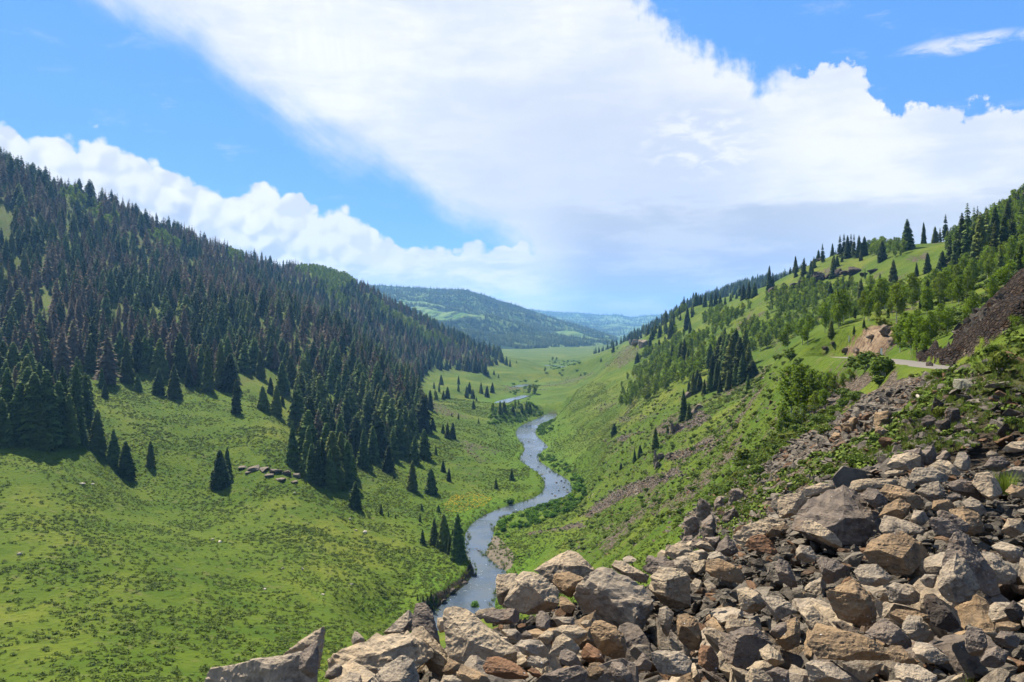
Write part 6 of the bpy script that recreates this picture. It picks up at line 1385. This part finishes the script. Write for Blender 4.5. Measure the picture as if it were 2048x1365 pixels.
for k, (px, py, w, h) in enumerate(LONE): slope_rock(px, py, w, h, (0.34, 0.31, 0.26, 1), "small pale stone half sunk in the sage of the big left meadow", 60, 'stone', 900 + k, 'pale stones in the left meadow')
for k, (px, py, w, h) in enumerate([(958, 1102, 8, 6), (954, 1098, 4, 4), (1000, 1137, 9, 4), (1006, 1108, 8, 4), (1113, 966, 6, 5), (1110, 992, 8, 6), (1104, 988, 5, 4), (1128, 975, 6, 4), (1090, 972, 5, 3), (1068, 958, 5, 4), (1122, 962, 6, 4), (1050, 900, 4, 3), (1062, 912, 4, 3), (1076, 934, 4, 4), (1058, 884, 4, 2), (1130, 966, 5, 4), (905, 1226, 8, 5), (893, 1222, 6, 4), (1100, 944, 5, 4), (1135, 985, 6, 4), (1118, 982, 5, 3), (1085, 950, 5, 3), (1064, 870, 3, 2), (1120, 952, 4, 3)]):
    x, y = onwater(px, py); s = y / F; me = STN[k % 16]; o = bpy.data.objects.new('river_stone', me); COL.objects.link(o); o.location = (x, y, ZW + .1); o.scale = (w * s, w * s, h * s * 1.0); o.rotation_euler = (0, 0, k); o.color = (.10, .085, .07, 1); tag(o, "dark wet stone breaking the surface of the shallow river", 'stone', 'stones in the river')
# grass and weeds among the boulders
def weed(px, py, h, label, dmin, n=60, mat=None, w=.8, cat='grass tuft', name='grass_tuft'):
    x, y, z = spot(px, py, dmin); H = h * y / F; g = tuft_geo(int(px), n, 1.0, .30, .010)
    o = mesh_obj(name, *g, mat or M_GRASS); o.location = (x, y, z - .35 if dmin < 10 else z - .1); o.scale = (H * w, H * w, H); return tag(o, label, cat)
M_TALLG = foliage_mat("tall_grass", (0.10, 0.165, 0.015), (0.19, 0.235, 0.035), None, transl=.35)
weed(2010, 975, 52, "tuft of tall bright grass growing between boulders at the right border", 10, 170, M_TALLG, 1.4)
weed(1938, 1340, 90, "thin yellow-green weeds growing out of the rocks at the bottom right", 3, 42, M_TALLG, .55, 'weeds', 'weed_clump')
weed(642, 1330, 28, "small green grass tuft in the crack left of the layered boulder", 4, 40, M_TALLG, .8)

# ------------------------------------------------------------------ marker posts, log
def post(px, py, hpx, label, wm=.14, dmin=45, bend=0):
    x, y, z = spot(px, py, dmin); H = hpx * y / F; e = bpy.data.objects.new('marker_post', None); COL.objects.link(e); e.location = (x, y, z); e.rotation_euler = (0, .06, .2); tag(e, label, 'post')
    w = wm; t = .02; bm = bmesh.new(); bmesh.ops.create_cube(bm, size=1); bmesh.ops.scale(bm, vec=(w, t, H), verts=bm.verts); bmesh.ops.translate(bm, vec=(0, 0, H / 2), verts=bm.verts); bmesh.ops.bevel(bm, geom=[q for q in bm.edges if abs(q.verts[0].co.x - q.verts[1].co.x) < 1e-4 and abs(q.verts[0].co.z - q.verts[1].co.z) > H * .5], offset=t * .4, segments=2, affect='EDGES')
    me = bpy.data.meshes.new('board'); bm.to_mesh(me); bm.free(); me.materials.append(M_WHT); o = bpy.data.objects.new('board', me); COL.objects.link(o); o.parent = e
    bm = bmesh.new(); bmesh.ops.create_cone(bm, cap_ends=True, segments=10, radius1=.035, radius2=.03, depth=.5); bmesh.ops.translate(bm, vec=(0, t + .03, .1), verts=bm.verts); me = bpy.data.meshes.new('stake'); bm.to_mesh(me); bm.free(); me.materials.append(M_GREYWOOD); o = bpy.data.objects.new('stake', me); COL.objects.link(o); o.parent = e
M_WHT = plain("white_paint", (.70, .71, .70), .6)
post(1762, 719, 22, "white marker post at the roadside beside the rounded green bush", .26, 60)
post(1698, 684, 12, "short white post at the left edge of the orange road cut", .22, 60)
def log(px, py, dx, dy, r, label, dmin=22, mat=None, name='fallen_log'):
    x, y, z = spot(px, py, dmin); x2, y2, z2 = spot(px + dx, py + dy, dmin); V, Fc = [], []; L = Vector((x2 - x, y2 - y, z2 - z))
    if L.length > 6: L = L.normalized() * 4
    limb(V, Fc, (0, 0, .12), tuple(L + Vector((0, 0, .16))), r, r * .6, 8); V += [(0, 0, .12), tuple(L + Vector((0, 0, .16)))]; n = 8; Fc += [(k, (k + 1) % n, 2 * n) for k in range(n)] + [(n + k, n + (k + 1) % n, 2 * n + 1) for k in range(n)]
    o = mesh_obj(name, V, Fc, mat or M_GREYWOOD, smooth=True); o.location = (x, y, z); tag(o, label, 'log')
log(1833, 795, 12, 14, .10, "short whitish broken log lying on the grass of the near slope", mat=plain("split_wood", (.42, .35, .27), .8))
log(1804, 662, 3, -18, .10, "bleached bare trunk leaning at the top of the orange road cut", 60)
log(1150, 1102, 38, -16, .12, "dark fallen trunk lying in the grass above the peaked boulder", 60, M_BARK)
